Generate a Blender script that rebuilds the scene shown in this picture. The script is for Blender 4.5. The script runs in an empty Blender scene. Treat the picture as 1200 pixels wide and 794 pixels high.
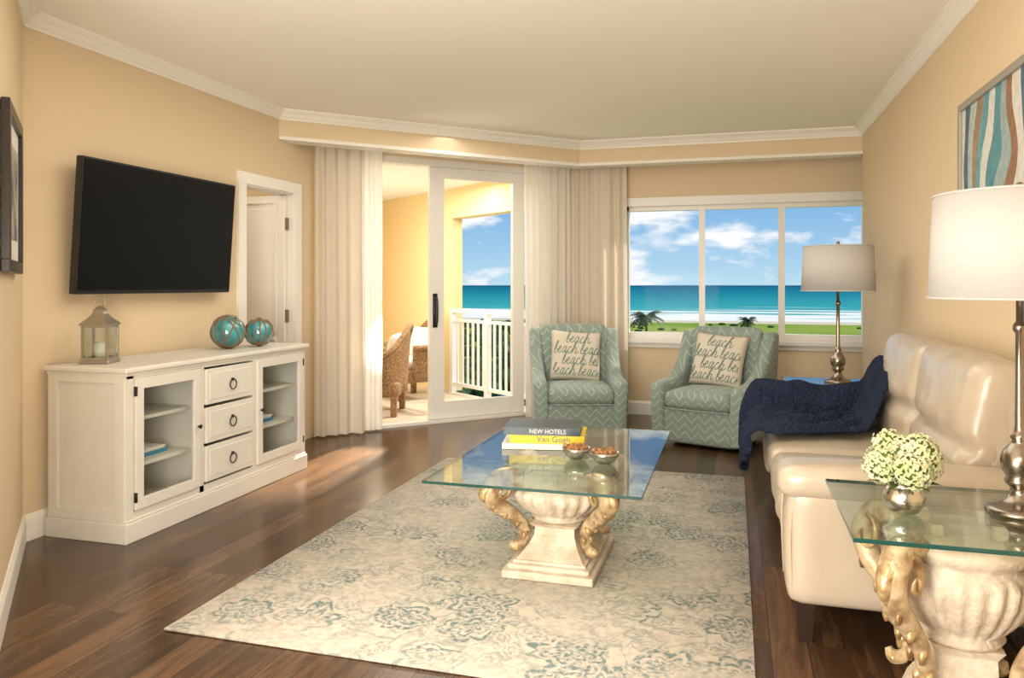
import bpy, bmesh, math, random
from mathutils import Vector, Matrix, noise, Euler
random.seed(7)
scene = bpy.context.scene
COL = scene.collection
PI = math.pi

# ------------------------------------------------------------------ materials
def new_mat(name):
    m = bpy.data.materials.new(name); m.use_nodes = True
    nt = m.node_tree
    b = nt.nodes['Principled BSDF']
    return m, nt, b

def N(nt, typ, **kw):
    n = nt.nodes.new(typ)
    for k, v in kw.items():
        setattr(n, k, v)
    return n

def mat(name, col, rough=0.5, metal=0.0, var=0.0, vscale=6.0, bump=0.0, bscale=60.0, spec=0.5, col2=None, coat=0.0,
        sheen=0.0, stretch=(1, 1, 1), emit=None, trans=0.0):
    m, nt, b = new_mat(name)
    b.inputs['Base Color'].default_value = (*col, 1)
    b.inputs['Roughness'].default_value = rough
    b.inputs['Metallic'].default_value = metal
    b.inputs['Specular IOR Level'].default_value = spec
    b.inputs['Coat Weight'].default_value = coat
    b.inputs['Sheen Weight'].default_value = sheen
    tc = N(nt, 'ShaderNodeTexCoord')
    mp = N(nt, 'ShaderNodeMapping'); mp.inputs['Scale'].default_value = stretch
    nt.links.new(tc.outputs['Object'], mp.inputs['Vector'])
    if var > 0 or col2:
        n = N(nt, 'ShaderNodeTexNoise'); n.inputs['Scale'].default_value = vscale; n.inputs['Detail'].default_value = 4
        nt.links.new(mp.outputs[0], n.inputs['Vector'])
        r = N(nt, 'ShaderNodeValToRGB')
        r.color_ramp.elements[0].position = 0.35; r.color_ramp.elements[1].position = 0.65
        c2 = col2 if col2 else tuple(max(0, c * (1 - var)) for c in col)
        r.color_ramp.elements[0].color = (*c2, 1); r.color_ramp.elements[1].color = (*col, 1)
        nt.links.new(n.outputs['Fac'], r.inputs['Fac']); nt.links.new(r.outputs[0], b.inputs['Base Color'])
    if bump > 0:
        n = N(nt, 'ShaderNodeTexNoise'); n.inputs['Scale'].default_value = bscale; n.inputs['Detail'].default_value = 3
        nt.links.new(mp.outputs[0], n.inputs['Vector'])
        bp = N(nt, 'ShaderNodeBump'); bp.inputs['Strength'].default_value = bump; bp.inputs['Distance'].default_value = 0.01
        nt.links.new(n.outputs['Fac'], bp.inputs['Height']); nt.links.new(bp.outputs[0], b.inputs['Normal'])
    if trans > 0:
        out = nt.nodes['Material Output']
        tr = N(nt, 'ShaderNodeBsdfTranslucent'); tr.inputs[0].default_value = (*col, 1)
        mx = N(nt, 'ShaderNodeMixShader'); mx.inputs[0].default_value = trans
        nt.links.new(b.outputs[0], mx.inputs[1]); nt.links.new(tr.outputs[0], mx.inputs[2])
        nt.links.new(mx.outputs[0], out.inputs['Surface'])
    return m

def glass_mat(name, tint=(1, 1, 1), f0=0.04, f90=0.96):
    """thin clear glass: Schlick reflection over straight transparency"""
    m = bpy.data.materials.new(name); m.use_nodes = True
    nt = m.node_tree; nt.nodes.clear()
    out = N(nt, 'ShaderNodeOutputMaterial')
    tr = N(nt, 'ShaderNodeBsdfTransparent'); tr.inputs[0].default_value = (*tint, 1)
    gl = N(nt, 'ShaderNodeBsdfGlossy'); gl.inputs['Roughness'].default_value = 0.0
    lw = N(nt, 'ShaderNodeLayerWeight'); lw.inputs['Blend'].default_value = 0.5
    pw = N(nt, 'ShaderNodeMath', operation='POWER'); pw.inputs[1].default_value = 5
    nt.links.new(lw.outputs['Facing'], pw.inputs[0])
    mm = N(nt, 'ShaderNodeMath', operation='MULTIPLY_ADD', use_clamp=True); mm.inputs[1].default_value = f90; mm.inputs[2].default_value = f0
    nt.links.new(pw.outputs[0], mm.inputs[0])
    mx = N(nt, 'ShaderNodeMixShader')
    nt.links.new(mm.outputs[0], mx.inputs[0]); nt.links.new(tr.outputs[0], mx.inputs[1]); nt.links.new(gl.outputs[0], mx.inputs[2])
    nt.links.new(mx.outputs[0], out.inputs[0])
    return m

M = {}
M['wall'] = mat('wall_paint_tan', (0.71, 0.565, 0.375), 0.7)
M['ceil'] = mat('ceiling_paint', (0.88, 0.85, 0.77), 0.85)
M['trim'] = mat('trim_white', (0.86, 0.835, 0.77), 0.4)
M['frame'] = mat('window_frame_white', (0.80, 0.78, 0.73), 0.35)
M['yellow'] = mat('stucco_yellow', (0.82, 0.64, 0.33), 0.85)
M['tile'] = mat('balcony_tile', (0.66, 0.56, 0.43), 0.5, var=0.15)
M['door'] = mat('door_white', (0.80, 0.77, 0.71), 0.4)
M['black'] = mat('black_plastic', (0.012, 0.012, 0.013), 0.3)
M['screen'] = mat('tv_screen', (0.006, 0.006, 0.007), 0.3, spec=0.15)
M['cab'] = mat('cabinet_antique_white', (0.72, 0.685, 0.61), 0.45, var=0.06, vscale=3)
M['iron'] = mat('dark_iron', (0.03, 0.025, 0.02), 0.4, 0.8)
M['hinge'] = mat('hinge_metal', (0.25, 0.2, 0.15), 0.35, 0.9)
M['silver'] = mat('brushed_silver', (0.58, 0.55, 0.50), 0.22, 1.0)
M['nickel'] = mat('lamp_nickel', (0.30, 0.255, 0.21), 0.25, 1.0)
M['shade'] = mat('lamp_shade_linen', (0.57, 0.555, 0.54), 0.9, trans=0.15)
M['leather'] = mat('cream_leather', (0.52, 0.44, 0.34), 0.28, var=0.08, vscale=5, bump=0.32, bscale=9, spec=0.7)
M['legwood'] = mat('dark_leg_wood', (0.03, 0.014, 0.01), 0.35)
M['stone'] = mat('carved_stone_cream', (0.70, 0.63, 0.52), 0.6, col2=(0.52, 0.43, 0.32), vscale=14, bump=0.5, bscale=60)
M['gold'] = mat('antique_gold', (0.60, 0.43, 0.22), 0.35, 0.4, col2=(0.24, 0.14, 0.06), vscale=22, bump=0.6, bscale=45)
M['gold2'] = mat('gilded_cream', (0.66, 0.53, 0.34), 0.40, 0.2, col2=(0.30, 0.19, 0.09), vscale=20, bump=0.5, bscale=40)
M['glass'] = glass_mat('window_glass', (0.985, 0.99, 0.99), 0.002, 0.4)
M['tglass'] = glass_mat('table_glass', (0.86, 0.93, 0.90), 0.07, 1.0)
M['tedge'] = mat('table_glass_edge', (0.015, 0.07, 0.06), 0.1, spec=0.8)
M['cglass'] = glass_mat('clear_glass', (0.90, 0.92, 0.91), 0.03, 0.6)
M['curtain'] = mat('curtain_linen', (0.84, 0.77, 0.66), 0.9, trans=0.40)
M['sheer'] = mat('curtain_sheer', (0.90, 0.88, 0.82), 0.9, trans=0.5)
M['wicker'] = mat('wicker', (0.42, 0.24, 0.10), 0.6, col2=(0.16, 0.08, 0.03), vscale=55, bump=1.0, bscale=70)
M['cushw'] = mat('outdoor_cushion', (0.80, 0.75, 0.68), 0.9)
M['ptext'] = mat('pillow_lettering_teal', (0.13, 0.25, 0.23), 0.9)
M['pillow'] = mat('pillow_linen', (0.62, 0.56, 0.46), 0.95, bump=0.3, bscale=200)
M['paper'] = mat('paper', (0.78, 0.75, 0.66), 0.9)
M['yel'] = mat('book_yellow', (0.68, 0.52, 0.02), 0.4)
M['navyb'] = mat('book_navy', (0.012, 0.035, 0.05), 0.3)
M['bwhite'] = mat('book_white', (0.78, 0.75, 0.68), 0.5)
M['bblue'] = mat('book_blue', (0.05, 0.25, 0.4), 0.4)
M['green'] = mat('leaf_green', (0.16, 0.26, 0.06), 0.6, var=0.4)
M['petal'] = mat('hydrangea_petal', (0.50, 0.56, 0.27), 0.7, col2=(0.68, 0.66, 0.46), vscale=14)
M['nuts'] = mat('potpourri', (0.38, 0.17, 0.06), 0.6, var=0.5, vscale=60)
M['float'] = mat('float_glass_teal', (0.01, 0.13, 0.17), 0.06, col2=(0.05, 0.36, 0.40), vscale=12, spec=0.9, coat=0.6)
M['rope'] = mat('rope', (0.22, 0.13, 0.06), 0.9)
M['lant'] = mat('lantern_metal', (0.42, 0.38, 0.30), 0.35, 0.8)
M['wax'] = mat('candle_wax', (0.85, 0.80, 0.68), 0.5)
M['pframe'] = mat('picture_frame_dark', (0.025, 0.018, 0.014), 0.35)
M['pmat'] = mat('picture_matboard', (0.72, 0.70, 0.64), 0.8)
M['sframe'] = mat('frame_silver_wood', (0.36, 0.33, 0.28), 0.4, 0.3)
M['railm'] = mat('railing_white', (0.85, 0.83, 0.78), 0.4)
M['trunk'] = mat('palm_trunk', (0.16, 0.11, 0.07), 0.9)
M['frond'] = mat('palm_frond', (0.05, 0.10, 0.03), 0.6)
M['bush'] = mat('bush_foliage', (0.05, 0.13, 0.03), 0.9, var=0.6, vscale=1.0)
M['sand'] = mat('sand', (0.62, 0.54, 0.40), 0.95)
M['lawn'] = mat('lawn_grass', (0.19, 0.32, 0.045), 0.95, col2=(0.32, 0.38, 0.09), vscale=0.03, spec=0.0)
M['pool'] = mat('pool_water', (0.02, 0.30, 0.45), 0.1)
M['deck'] = mat('pool_deck', (0.6, 0.52, 0.42), 0.9)

def helpers(nt):
    def mth(op, a, bb=None, c=None):
        n = N(nt, 'ShaderNodeMath', operation=op)
        for i, v in enumerate((a, bb, c)):
            if v is None: continue
            if isinstance(v, (int, float)): n.inputs[i].default_value = v
            else: nt.links.new(v, n.inputs[i])
        return n.outputs[0]
    return mth

def chevron():
    m, nt, b = new_mat('chair_chevron_fabric')
    tc = N(nt, 'ShaderNodeTexCoord'); sp = N(nt, 'ShaderNodeSeparateXYZ')
    nt.links.new(tc.outputs['Object'], sp.inputs[0]); mth = helpers(nt)
    h = mth('ADD', sp.outputs[0], mth('MULTIPLY', sp.outputs[1], 0.6))
    zig = mth('PINGPONG', h, 0.055)
    v = mth('SUBTRACT', sp.outputs[2], mth('MULTIPLY', sp.outputs[1], 0.7))
    s = mth('MULTIPLY', mth('ADD', v, mth('MULTIPLY', zig, 1.1)), 15.0)
    fr = mth('FRACT', mth('ADD', s, 20.0))
    line = mth('LESS_THAN', fr, 0.20)
    fr2 = mth('FRACT', mth('MULTIPLY', mth('ADD', s, 20.0), 4.0))
    l2 = mth('MULTIPLY', mth('LESS_THAN', fr2, 0.35), 0.30)
    f = mth('MAXIMUM', mth('MULTIPLY', line, 0.70), l2)
    nz = N(nt, 'ShaderNodeTexNoise'); nz.inputs['Scale'].default_value = 40
    nt.links.new(tc.outputs['Object'], nz.inputs['Vector'])
    f2 = mth('MULTIPLY', f, mth('ADD', nz.outputs[0], 0.35))
    mx = N(nt, 'ShaderNodeMix', data_type='RGBA')
    mx.inputs[6].default_value = (0.195, 0.268, 0.243, 1); mx.inputs[7].default_value = (0.48, 0.51, 0.43, 1)
    nt.links.new(f2, mx.inputs[0]); nt.links.new(mx.outputs[2], b.inputs['Base Color'])
    b.inputs['Roughness'].default_value = 0.85; b.inputs['Sheen Weight'].default_value = 0.2
    return m
M['chev'] = chevron()

def navy():
    m, nt, b = new_mat('navy_knit')
    b.inputs['Base Color'].default_value = (0.014, 0.022, 0.048, 1); b.inputs['Roughness'].default_value = 0.95
    b.inputs['Specular IOR Level'].default_value = 0.2
    tc = N(nt, 'ShaderNodeTexCoord')
    v = N(nt, 'ShaderNodeTexVoronoi'); v.inputs['Scale'].default_value = 48
    nt.links.new(tc.outputs['Object'], v.inputs['Vector'])
    bp = N(nt, 'ShaderNodeBump'); bp.inputs['Strength'].default_value = 1.0; bp.inputs['Distance'].default_value = 0.015
    bp.invert = True
    nt.links.new(v.outputs['Distance'], bp.inputs['Height']); nt.links.new(bp.outputs[0], b.inputs['Normal'])
    return m
M['navy'] = navy()

def woodfloor():
    m, nt, b = new_mat('wood_plank_floor')
    tc = N(nt, 'ShaderNodeTexCoord')
    mp = N(nt, 'ShaderNodeMapping'); mp.inputs['Rotation'].default_value = (0, 0, PI / 2)
    nt.links.new(tc.outputs['Object'], mp.inputs['Vector'])
    br = N(nt, 'ShaderNodeTexBrick'); br.offset = 0.37
    br.inputs['Color1'].default_value = (0, 0, 0, 1); br.inputs['Color2'].default_value = (1, 1, 1, 1)
    br.inputs['Mortar'].default_value = (0.0, 0.0, 0.0, 1)
    br.inputs['Scale'].default_value = 1.0; br.inputs['Mortar Size'].default_value = 0.0015
    br.inputs['Brick Width'].default_value = 1.25; br.inputs['Row Height'].default_value = 0.128
    nt.links.new(mp.outputs[0], br.inputs['Vector'])
    mp2 = N(nt, 'ShaderNodeMapping'); mp2.inputs['Scale'].default_value = (9, 0.9, 1)
    nt.links.new(tc.outputs['Object'], mp2.inputs['Vector'])
    ad = N(nt, 'ShaderNodeVectorMath', operation='MULTIPLY_ADD'); ad.inputs[1].default_value = (7, 7, 7)
    nt.links.new(br.outputs['Color'], ad.inputs[0]); nt.links.new(mp2.outputs[0], ad.inputs[2])
    nz = N(nt, 'ShaderNodeTexNoise'); nz.inputs['Scale'].default_value = 2.2; nz.inputs['Detail'].default_value = 6
    nz.inputs['Distortion'].default_value = 1.2; nz.inputs['Roughness'].default_value = 0.6
    nt.links.new(ad.outputs[0], nz.inputs['Vector'])
    mth = helpers(nt)
    fac = mth('ADD', mth('MULTIPLY', br.outputs['Color'], 0.28), mth('MULTIPLY', nz.outputs['Fac'], 0.85))
    r = N(nt, 'ShaderNodeValToRGB')
    e = r.color_ramp.elements
    e[0].position = 0.25; e[0].color = (0.022, 0.011, 0.006, 1)
    e[1].position = 0.88; e[1].color = (0.170, 0.088, 0.041, 1)
    x = e.new(0.55); x.color = (0.070, 0.036, 0.018, 1)
    nt.links.new(fac, r.inputs[0])
    mx = N(nt, 'ShaderNodeMix', data_type='RGBA', blend_type='MIX')
    nt.links.new(br.outputs['Fac'], mx.inputs[0]); nt.links.new(r.outputs[0], mx.inputs[6]); mx.inputs[7].default_value = (0.015, 0.009, 0.006, 1)
    nt.links.new(mx.outputs[2], b.inputs['Base Color'])
    b.inputs['Roughness'].default_value = 0.25
    bp = N(nt, 'ShaderNodeBump'); bp.inputs['Strength'].default_value = 0.12; bp.inputs['Distance'].default_value = 0.005
    nt.links.new(nz.outputs['Fac'], bp.inputs['Height']); nt.links.new(bp.outputs[0], b.inputs['Normal'])
    return m
M['floor'] = woodfloor()

def rugmat():
    m, nt, b = new_mat('rug_distressed_floral')
    tc = N(nt, 'ShaderNodeTexCoord'); mth = helpers(nt)
    def noise_n(scale, detail=3, dist=0.0):
        n = N(nt, 'ShaderNodeTexNoise'); n.inputs['Scale'].default_value = scale; n.inputs['Detail'].default_value = detail
        n.inputs['Distortion'].default_value = dist
        nt.links.new(tc.outputs['Object'], n.inputs['Vector']); return n
    def ramp(inp, p0, p1, a=0.0, c=1.0):
        r = N(nt, 'ShaderNodeMapRange'); r.inputs[1].default_value = p0; r.inputs[2].default_value = p1
        r.inputs[3].default_value = a; r.inputs[4].default_value = c
        nt.links.new(inp, r.inputs[0]); return r.outputs[0]
    w = noise_n(5.0, 2)
    add = N(nt, 'ShaderNodeVectorMath', operation='MULTIPLY_ADD'); add.inputs[1].default_value = (0.16, 0.16, 0)
    nt.links.new(w.outputs['Color'], add.inputs[0]); nt.links.new(tc.outputs['Object'], add.inputs[2])
    def blossom(S, lobes, rad, freq, scallop):
        sc = N(nt, 'ShaderNodeVectorMath', operation='SCALE'); sc.inputs[3].default_value = S; nt.links.new(add.outputs[0], sc.inputs[0])
        v = N(nt, 'ShaderNodeTexVoronoi', voronoi_dimensions='2D'); v.inputs['Scale'].default_value = 1.0; v.inputs['Randomness'].default_value = 0.7
        nt.links.new(sc.outputs[0], v.inputs['Vector'])
        df = N(nt, 'ShaderNodeVectorMath', operation='SUBTRACT'); nt.links.new(sc.outputs[0], df.inputs[0]); nt.links.new(v.outputs['Position'], df.inputs[1])
        sp = N(nt, 'ShaderNodeSeparateXYZ'); nt.links.new(df.outputs[0], sp.inputs[0])
        an = mth('ARCTAN2', sp.outputs[1], sp.outputs[0])
        sl = mth('MULTIPLY', mth('ABSOLUTE', mth('SINE', mth('MULTIPLY', an, lobes / 2))), scallop)
        dist = mth('SUBTRACT', v.outputs['Distance'], sl)
        ring = mth('SINE', mth('MULTIPLY', dist, freq))
        return mth('MULTIPLY', ramp(ring, -0.2, 0.2), ramp(dist, rad, rad + .02, 1.0, 0.0))
    big = blossom(3.0, 8.0, 0.33, 52.0, 0.09)
    small = blossom(7.5, 6.0, 0.32, 30.0, 0.10)
    v3 = N(nt, 'ShaderNodeTexVoronoi', feature='DISTANCE_TO_EDGE'); v3.inputs['Scale'].default_value = 6.2
    nt.links.new(add.outputs[0], v3.inputs['Vector'])
    vine = ramp(v3.outputs['Distance'], 0.02, 0.05, 1.0, 0.0)
    wear = ramp(noise_n(2.3, 3, 0.4).outputs['Fac'], 0.38, 0.54, 0.25, 1.0)
    wear2 = ramp(noise_n(55, 3).outputs['Fac'], 0.40, 0.54, 0.25, 1.0)
    f = mth('MAXIMUM', mth('MULTIPLY', big, 0.88), mth('MAXIMUM', mth('MULTIPLY', vine, 0.45), mth('MULTIPLY', small, 0.5)))
    f = mth('MULTIPLY', mth('MULTIPLY', f, wear), wear2)
    base = N(nt, 'ShaderNodeMix', data_type='RGBA')
    base.inputs[6].default_value = (0.50, 0.455, 0.385, 1); base.inputs[7].default_value = (0.41, 0.37, 0.31, 1)
    nt.links.new(ramp(noise_n(30, 4).outputs['Fac'], 0.4, 0.62), base.inputs[0])
    mx = N(nt, 'ShaderNodeMix', data_type='RGBA')
    nt.links.new(f, mx.inputs[0]); nt.links.new(base.outputs[2], mx.inputs[6]); mx.inputs[7].default_value = (0.10, 0.165, 0.17, 1)
    nt.links.new(mx.outputs[2], b.inputs['Base Color'])
    b.inputs['Roughness'].default_value = 0.95; b.inputs['Specular IOR Level'].default_value = 0.1
    return m
M['rug'] = rugmat()

def artmat():
    m, nt, b = new_mat('painting_bands')
    tc = N(nt, 'ShaderNodeTexCoord'); mth = helpers(nt)
    n = N(nt, 'ShaderNodeTexNoise'); n.inputs['Scale'].default_value = 1.4; n.inputs['Detail'].default_value = 1
    mp = N(nt, 'ShaderNodeMapping'); mp.inputs['Scale'].default_value = (1, 1, 1.3)
    nt.links.new(tc.outputs['Object'], mp.inputs[0]); nt.links.new(mp.outputs[0], n.inputs['Vector'])
    sp = N(nt, 'ShaderNodeSeparateXYZ'); nt.links.new(tc.outputs['Object'], sp.inputs[0])
    a = mth('ADD', mth('MULTIPLY', n.outputs[0], 0.45), sp.outputs[1])
    fr = mth('FRACT', mth('MULTIPLY', a, 1.35))
    r = N(nt, 'ShaderNodeValToRGB'); r.color_ramp.interpolation = 'CONSTANT'
    cols = [(0.0, (0.62, 0.62, 0.58)), (0.12, (0.07, 0.24, 0.28)), (0.25, (0.28, 0.38, 0.38)), (0.36, (0.26, 0.13, 0.06)),
            (0.46, (0.62, 0.61, 0.57)), (0.58, (0.05, 0.12, 0.18)), (0.68, (0.40, 0.48, 0.46)), (0.80, (0.30, 0.20, 0.12)), (0.9, (0.10, 0.32, 0.36))]
    e = r.color_ramp.elements
    e[0].position = 0; e[0].color = (*cols[0][1], 1); e[1].position = cols[1][0]; e[1].color = (*cols[1][1], 1)
    for p, c in cols[2:]:
        x = e.new(p); x.color = (*c, 1)
    nt.links.new(fr, r.inputs[0])
    n2 = N(nt, 'ShaderNodeTexNoise'); n2.inputs['Scale'].default_value = 30; n2.inputs['Detail'].default_value = 4
    nt.links.new(tc.outputs['Object'], n2.inputs['Vector'])
    mx = N(nt, 'ShaderNodeMix', data_type='RGBA', blend_type='OVERLAY'); mx.inputs[0].default_value = 0.5
    nt.links.new(r.outputs[0], mx.inputs[6]); nt.links.new(n2.outputs['Fac'], mx.inputs[7])
    nt.links.new(mx.outputs[2], b.inputs['Base Color']); b.inputs['Roughness'].default_value = 0.5
    return m
M['art'] = artmat()

def seamat():
    m, nt, b = new_mat('ocean_water')
    tc = N(nt, 'ShaderNodeTexCoord')
    sp = N(nt, 'ShaderNodeSeparateXYZ'); nt.links.new(tc.outputs['Object'], sp.inputs[0])
    lg = N(nt, 'ShaderNodeMath', operation='LOGARITHM'); lg.inputs[1].default_value = 10
    nt.links.new(sp.outputs[1], lg.inputs[0])
    r = N(nt, 'ShaderNodeValToRGB'); mr = N(nt, 'ShaderNodeMapRange'); mr.inputs[1].default_value = 2.4; mr.inputs[2].default_value = 4.0
    nt.links.new(lg.outputs[0], mr.inputs[0]); nt.links.new(mr.outputs[0], r.inputs[0])
    e = r.color_ramp.elements
    e[0].position = 0.0; e[0].color = (0.16, 0.48, 0.46, 1)
    e[1].position = 1.0; e[1].color = (0.008, 0.095, 0.20, 1)
    x = e.new(0.14); x.color = (0.04, 0.34, 0.37, 1)
    x = e.new(0.4); x.color = (0.015, 0.21, 0.29, 1)
    mp = N(nt, 'ShaderNodeMapping'); mp.inputs['Scale'].default_value = (0.006, 0.05, 1)
    nt.links.new(tc.outputs['Object'], mp.inputs[0])
    n = N(nt, 'ShaderNodeTexNoise'); n.inputs['Scale'].default_value = 1.4; n.inputs['Detail'].default_value = 5
    nt.links.new(mp.outputs[0], n.inputs['Vector'])
    th = N(nt, 'ShaderNodeMapRange'); th.inputs[1].default_value = 245; th.inputs[2].default_value = 460
    th.inputs[3].default_value = 0.30; th.inputs[4].default_value = 0.70
    nt.links.new(sp.outputs[1], th.inputs[0])
    sb = N(nt, 'ShaderNodeMath', operation='SUBTRACT'); nt.links.new(n.outputs[0], sb.inputs[0]); nt.links.new(th.outputs[0], sb.inputs[1])
    fm = N(nt, 'ShaderNodeMapRange'); fm.inputs[1].default_value = 0.0; fm.inputs[2].default_value = 0.06
    nt.links.new(sb.outputs[0], fm.inputs[0])
    mx = N(nt, 'ShaderNodeMix', data_type='RGBA'); mx.inputs[7].default_value = (0.80, 0.82, 0.80, 1)
    nt.links.new(fm.outputs[0], mx.inputs[0]); nt.links.new(r.outputs[0], mx.inputs[6])
    nt.links.new(mx.outputs[2], b.inputs['Base Color'])
    b.inputs['Roughness'].default_value = 0.9; b.inputs['Specular IOR Level'].default_value = 0.0
    return m
M['sea'] = seamat()

# ------------------------------------------------------------------ geometry helpers
def link(o, parent=None):
    COL.objects.link(o)
    if parent: o.parent = parent
    return o

def empty(name, loc=(0, 0, 0), rz=0.0, parent=None):
    e = bpy.data.objects.new(name, None); e.location = loc; e.rotation_euler = (0, 0, rz)
    e.empty_display_size = 0.1
    return link(e, parent)

def mesh_obj(name, verts, faces, m, parent=None, smooth=False, loc=None, rot=None):
    me = bpy.data.meshes.new(name); me.from_pydata([tuple(v) for v in verts], [], faces); me.validate(); me.update()
    bm = bmesh.new(); bm.from_mesh(me); bmesh.ops.recalc_face_normals(bm, faces=bm.faces); bm.to_mesh(me); bm.free()
    if m: me.materials.append(m)
    if smooth:
        for p in me.polygons: p.use_smooth = True
    o = bpy.data.objects.new(name, me)
    if loc: o.location = loc
    if rot: o.rotation_euler = rot
    return link(o, parent)

def bm_obj(name, bm, m, parent=None, smooth=False, loc=None, rot=None):
    me = bpy.data.meshes.new(name); bmesh.ops.recalc_face_normals(bm, faces=bm.faces); bm.to_mesh(me); bm.free()
    if m: me.materials.append(m)
    if smooth:
        for p in me.polygons: p.use_smooth = True
    o = bpy.data.objects.new(name, me)
    if loc: o.location = loc
    if rot: o.rotation_euler = rot
    return link(o, parent)

def bm_box(bm, c, s, bevel=0.0, mtx=None, seg=2):
    r = bmesh.ops.create_cube(bm, size=1.0)
    vs = r['verts']
    bmesh.ops.scale(bm, vec=s, verts=vs)
    if mtx: bmesh.ops.transform(bm, matrix=mtx, verts=vs)
    bmesh.ops.translate(bm, vec=c, verts=vs)
    if bevel > 0:
        es = set()
        for v in vs: es.update(v.link_edges)
        bmesh.ops.bevel(bm, geom=list(es), offset=bevel, segments=seg, profile=0.5, affect='EDGES')

def box(name, c, s, m, parent=None, bevel=0.0, rot=None, seg=2):
    bm = bmesh.new()
    if rot:
        bm_box(bm, (0, 0, 0), s, bevel, seg=seg)
        bmesh.ops.transform(bm, matrix=Matrix.Translation(c) @ Euler(rot).to_matrix().to_4x4(), verts=bm.verts)
    else:
        bm_box(bm, c, s, bevel, seg=seg)
    return bm_obj(name, bm, m, parent, smooth=False)

def boxes(name, lst, m, parent=None, bevel=0.0):
    bm = bmesh.new()
    for i, (c, s) in enumerate(lst):
        k = 0.0005 * (i % 7)          # avoid exactly coplanar overlaps
        bm_box(bm, c, (s[0] + k, s[1] + k, s[2] + k), bevel)
    return bm_obj(name, bm, m, parent)

def softbox(name, c, s, r, m, parent=None, puff=(0, 0, 0), rot=None, cuts=12, wr=0.0, fn=None):
    bm = bmesh.new()
    bmesh.ops.create_cube(bm, size=2.0)
    bmesh.ops.subdivide_edges(bm, edges=bm.edges, cuts=cuts, use_grid_fill=True)
    h = [s[0] / 2, s[1] / 2, s[2] / 2]
    r = min(r, min(h) * 0.999)
    for v in bm.verts:
        p = v.co
        q = [math.sin(t * PI / 2) * 0.35 + t * 0.65 for t in p]
        P = Vector((q[0] * h[0], q[1] * h[1], q[2] * h[2]))
        C = Vector([max(-(h[i] - r), min(h[i] - r, P[i])) for i in range(3)])
        D = P - C
        if D.length > 1e-6: P = C + D.normalized() * r
        u = [max(-1, min(1, P[i] / h[i])) for i in range(3)]
        k = [(1 - u[i] ** 2) for i in range(3)]
        P.x += puff[0] * k[1] * k[2] * u[0]; P.y += puff[1] * k[0] * k[2] * u[1]; P.z += puff[2] * k[0] * k[1] * u[2]
        if wr:
            d = noise.noise(P * 9 + Vector(c) * 3) * wr
            P += P.normalized() * d
        if fn: P = fn(P)
        v.co = P
    T = Matrix.Translation(c)
    if rot: T = T @ Euler(rot).to_matrix().to_4x4()
    bmesh.ops.transform(bm, matrix=T, verts=bm.verts)
    return bm_obj(name, bm, m, parent, smooth=True)

def lathe(name, prof, m, parent=None, c=(0, 0, 0), seg=40, sx=1.0, sy=1.0, flute=None, smooth=True):
    verts = []; faces = []
    for j, (r, z) in enumerate(prof):
        for i in range(seg):
            a = 2 * PI * i / seg
            k = 1.0
            if flute and flute[1] <= z <= flute[2]: k = 1 + flute[3] * abs(math.cos(a * flute[0] / 2)) - flute[3] / 2
            verts.append((c[0] + r * k * sx * math.cos(a), c[1] + r * k * sy * math.sin(a), c[2] + z))
    n = len(prof)
    for j in range(n - 1):
        for i in range(seg):
            k = (i + 1) % seg
            faces.append((j * seg + i, j * seg + k, (j + 1) * seg + k, (j + 1) * seg + i))
    if prof[0][0] > 1e-5: faces.append(tuple(range(seg))[::-1])
    if prof[-1][0] > 1e-5: faces.append(tuple((n - 1) * seg + i for i in range(seg)))
    return mesh_obj(name, verts, faces, m, parent, smooth)

def catmull(P, sub=6):
    P = [Vector(p) for p in P]
    out = []
    for i in range(len(P) - 1):
        p0 = P[i - 1] if i > 0 else P[i] * 2 - P[i + 1]
        p1, p2 = P[i], P[i + 1]
        p3 = P[i + 2] if i + 2 < len(P) else P[i + 1] * 2 - P[i]
        for k in range(sub):
            t = k / sub
            out.append(0.5 * ((2 * p1) + (-p0 + p2) * t + (2 * p0 - 5 * p1 + 4 * p2 - p3) * t * t + (-p0 + 3 * p1 - 3 * p2 + p3) * t ** 3))
    out.append(P[-1]); return out

def sweep_data(pts, radii, seg=12, sub=6, flat=1.0):
    V4 = catmull([(p[0], p[1], p[2]) for p in pts], sub)
    R = [v.x for v in catmull([(r, 0, 0) for r in radii], sub)]
    verts = []; faces = []
    T = []
    for i in range(len(V4)):
        a = V4[max(0, i - 1)]; b = V4[min(len(V4) - 1, i + 1)]
        T.append((b - a).normalized())
    up = Vector((0, 0, 1)) if abs(T[0].z) < 0.9 else Vector((1, 0, 0))
    nrm = T[0].cross(up).normalized()
    for i, p in enumerate(V4):
        nrm = (nrm - T[i] * nrm.dot(T[i])).normalized()
        bn = T[i].cross(nrm)
        for k in range(seg):
            a = 2 * PI * k / seg
            verts.append(p + (nrm * math.cos(a) + bn * math.sin(a) * flat) * max(R[i], 1e-4))
    for i in range(len(V4) - 1):
        for k in range(seg):
            l = (k + 1) % seg
            faces.append((i * seg + k, i * seg + l, (i + 1) * seg + l, (i + 1) * seg + k))
    faces.append(tuple(range(seg))[::-1]); faces.append(tuple((len(V4) - 1) * seg + k for k in range(seg)))
    return verts, faces

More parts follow.
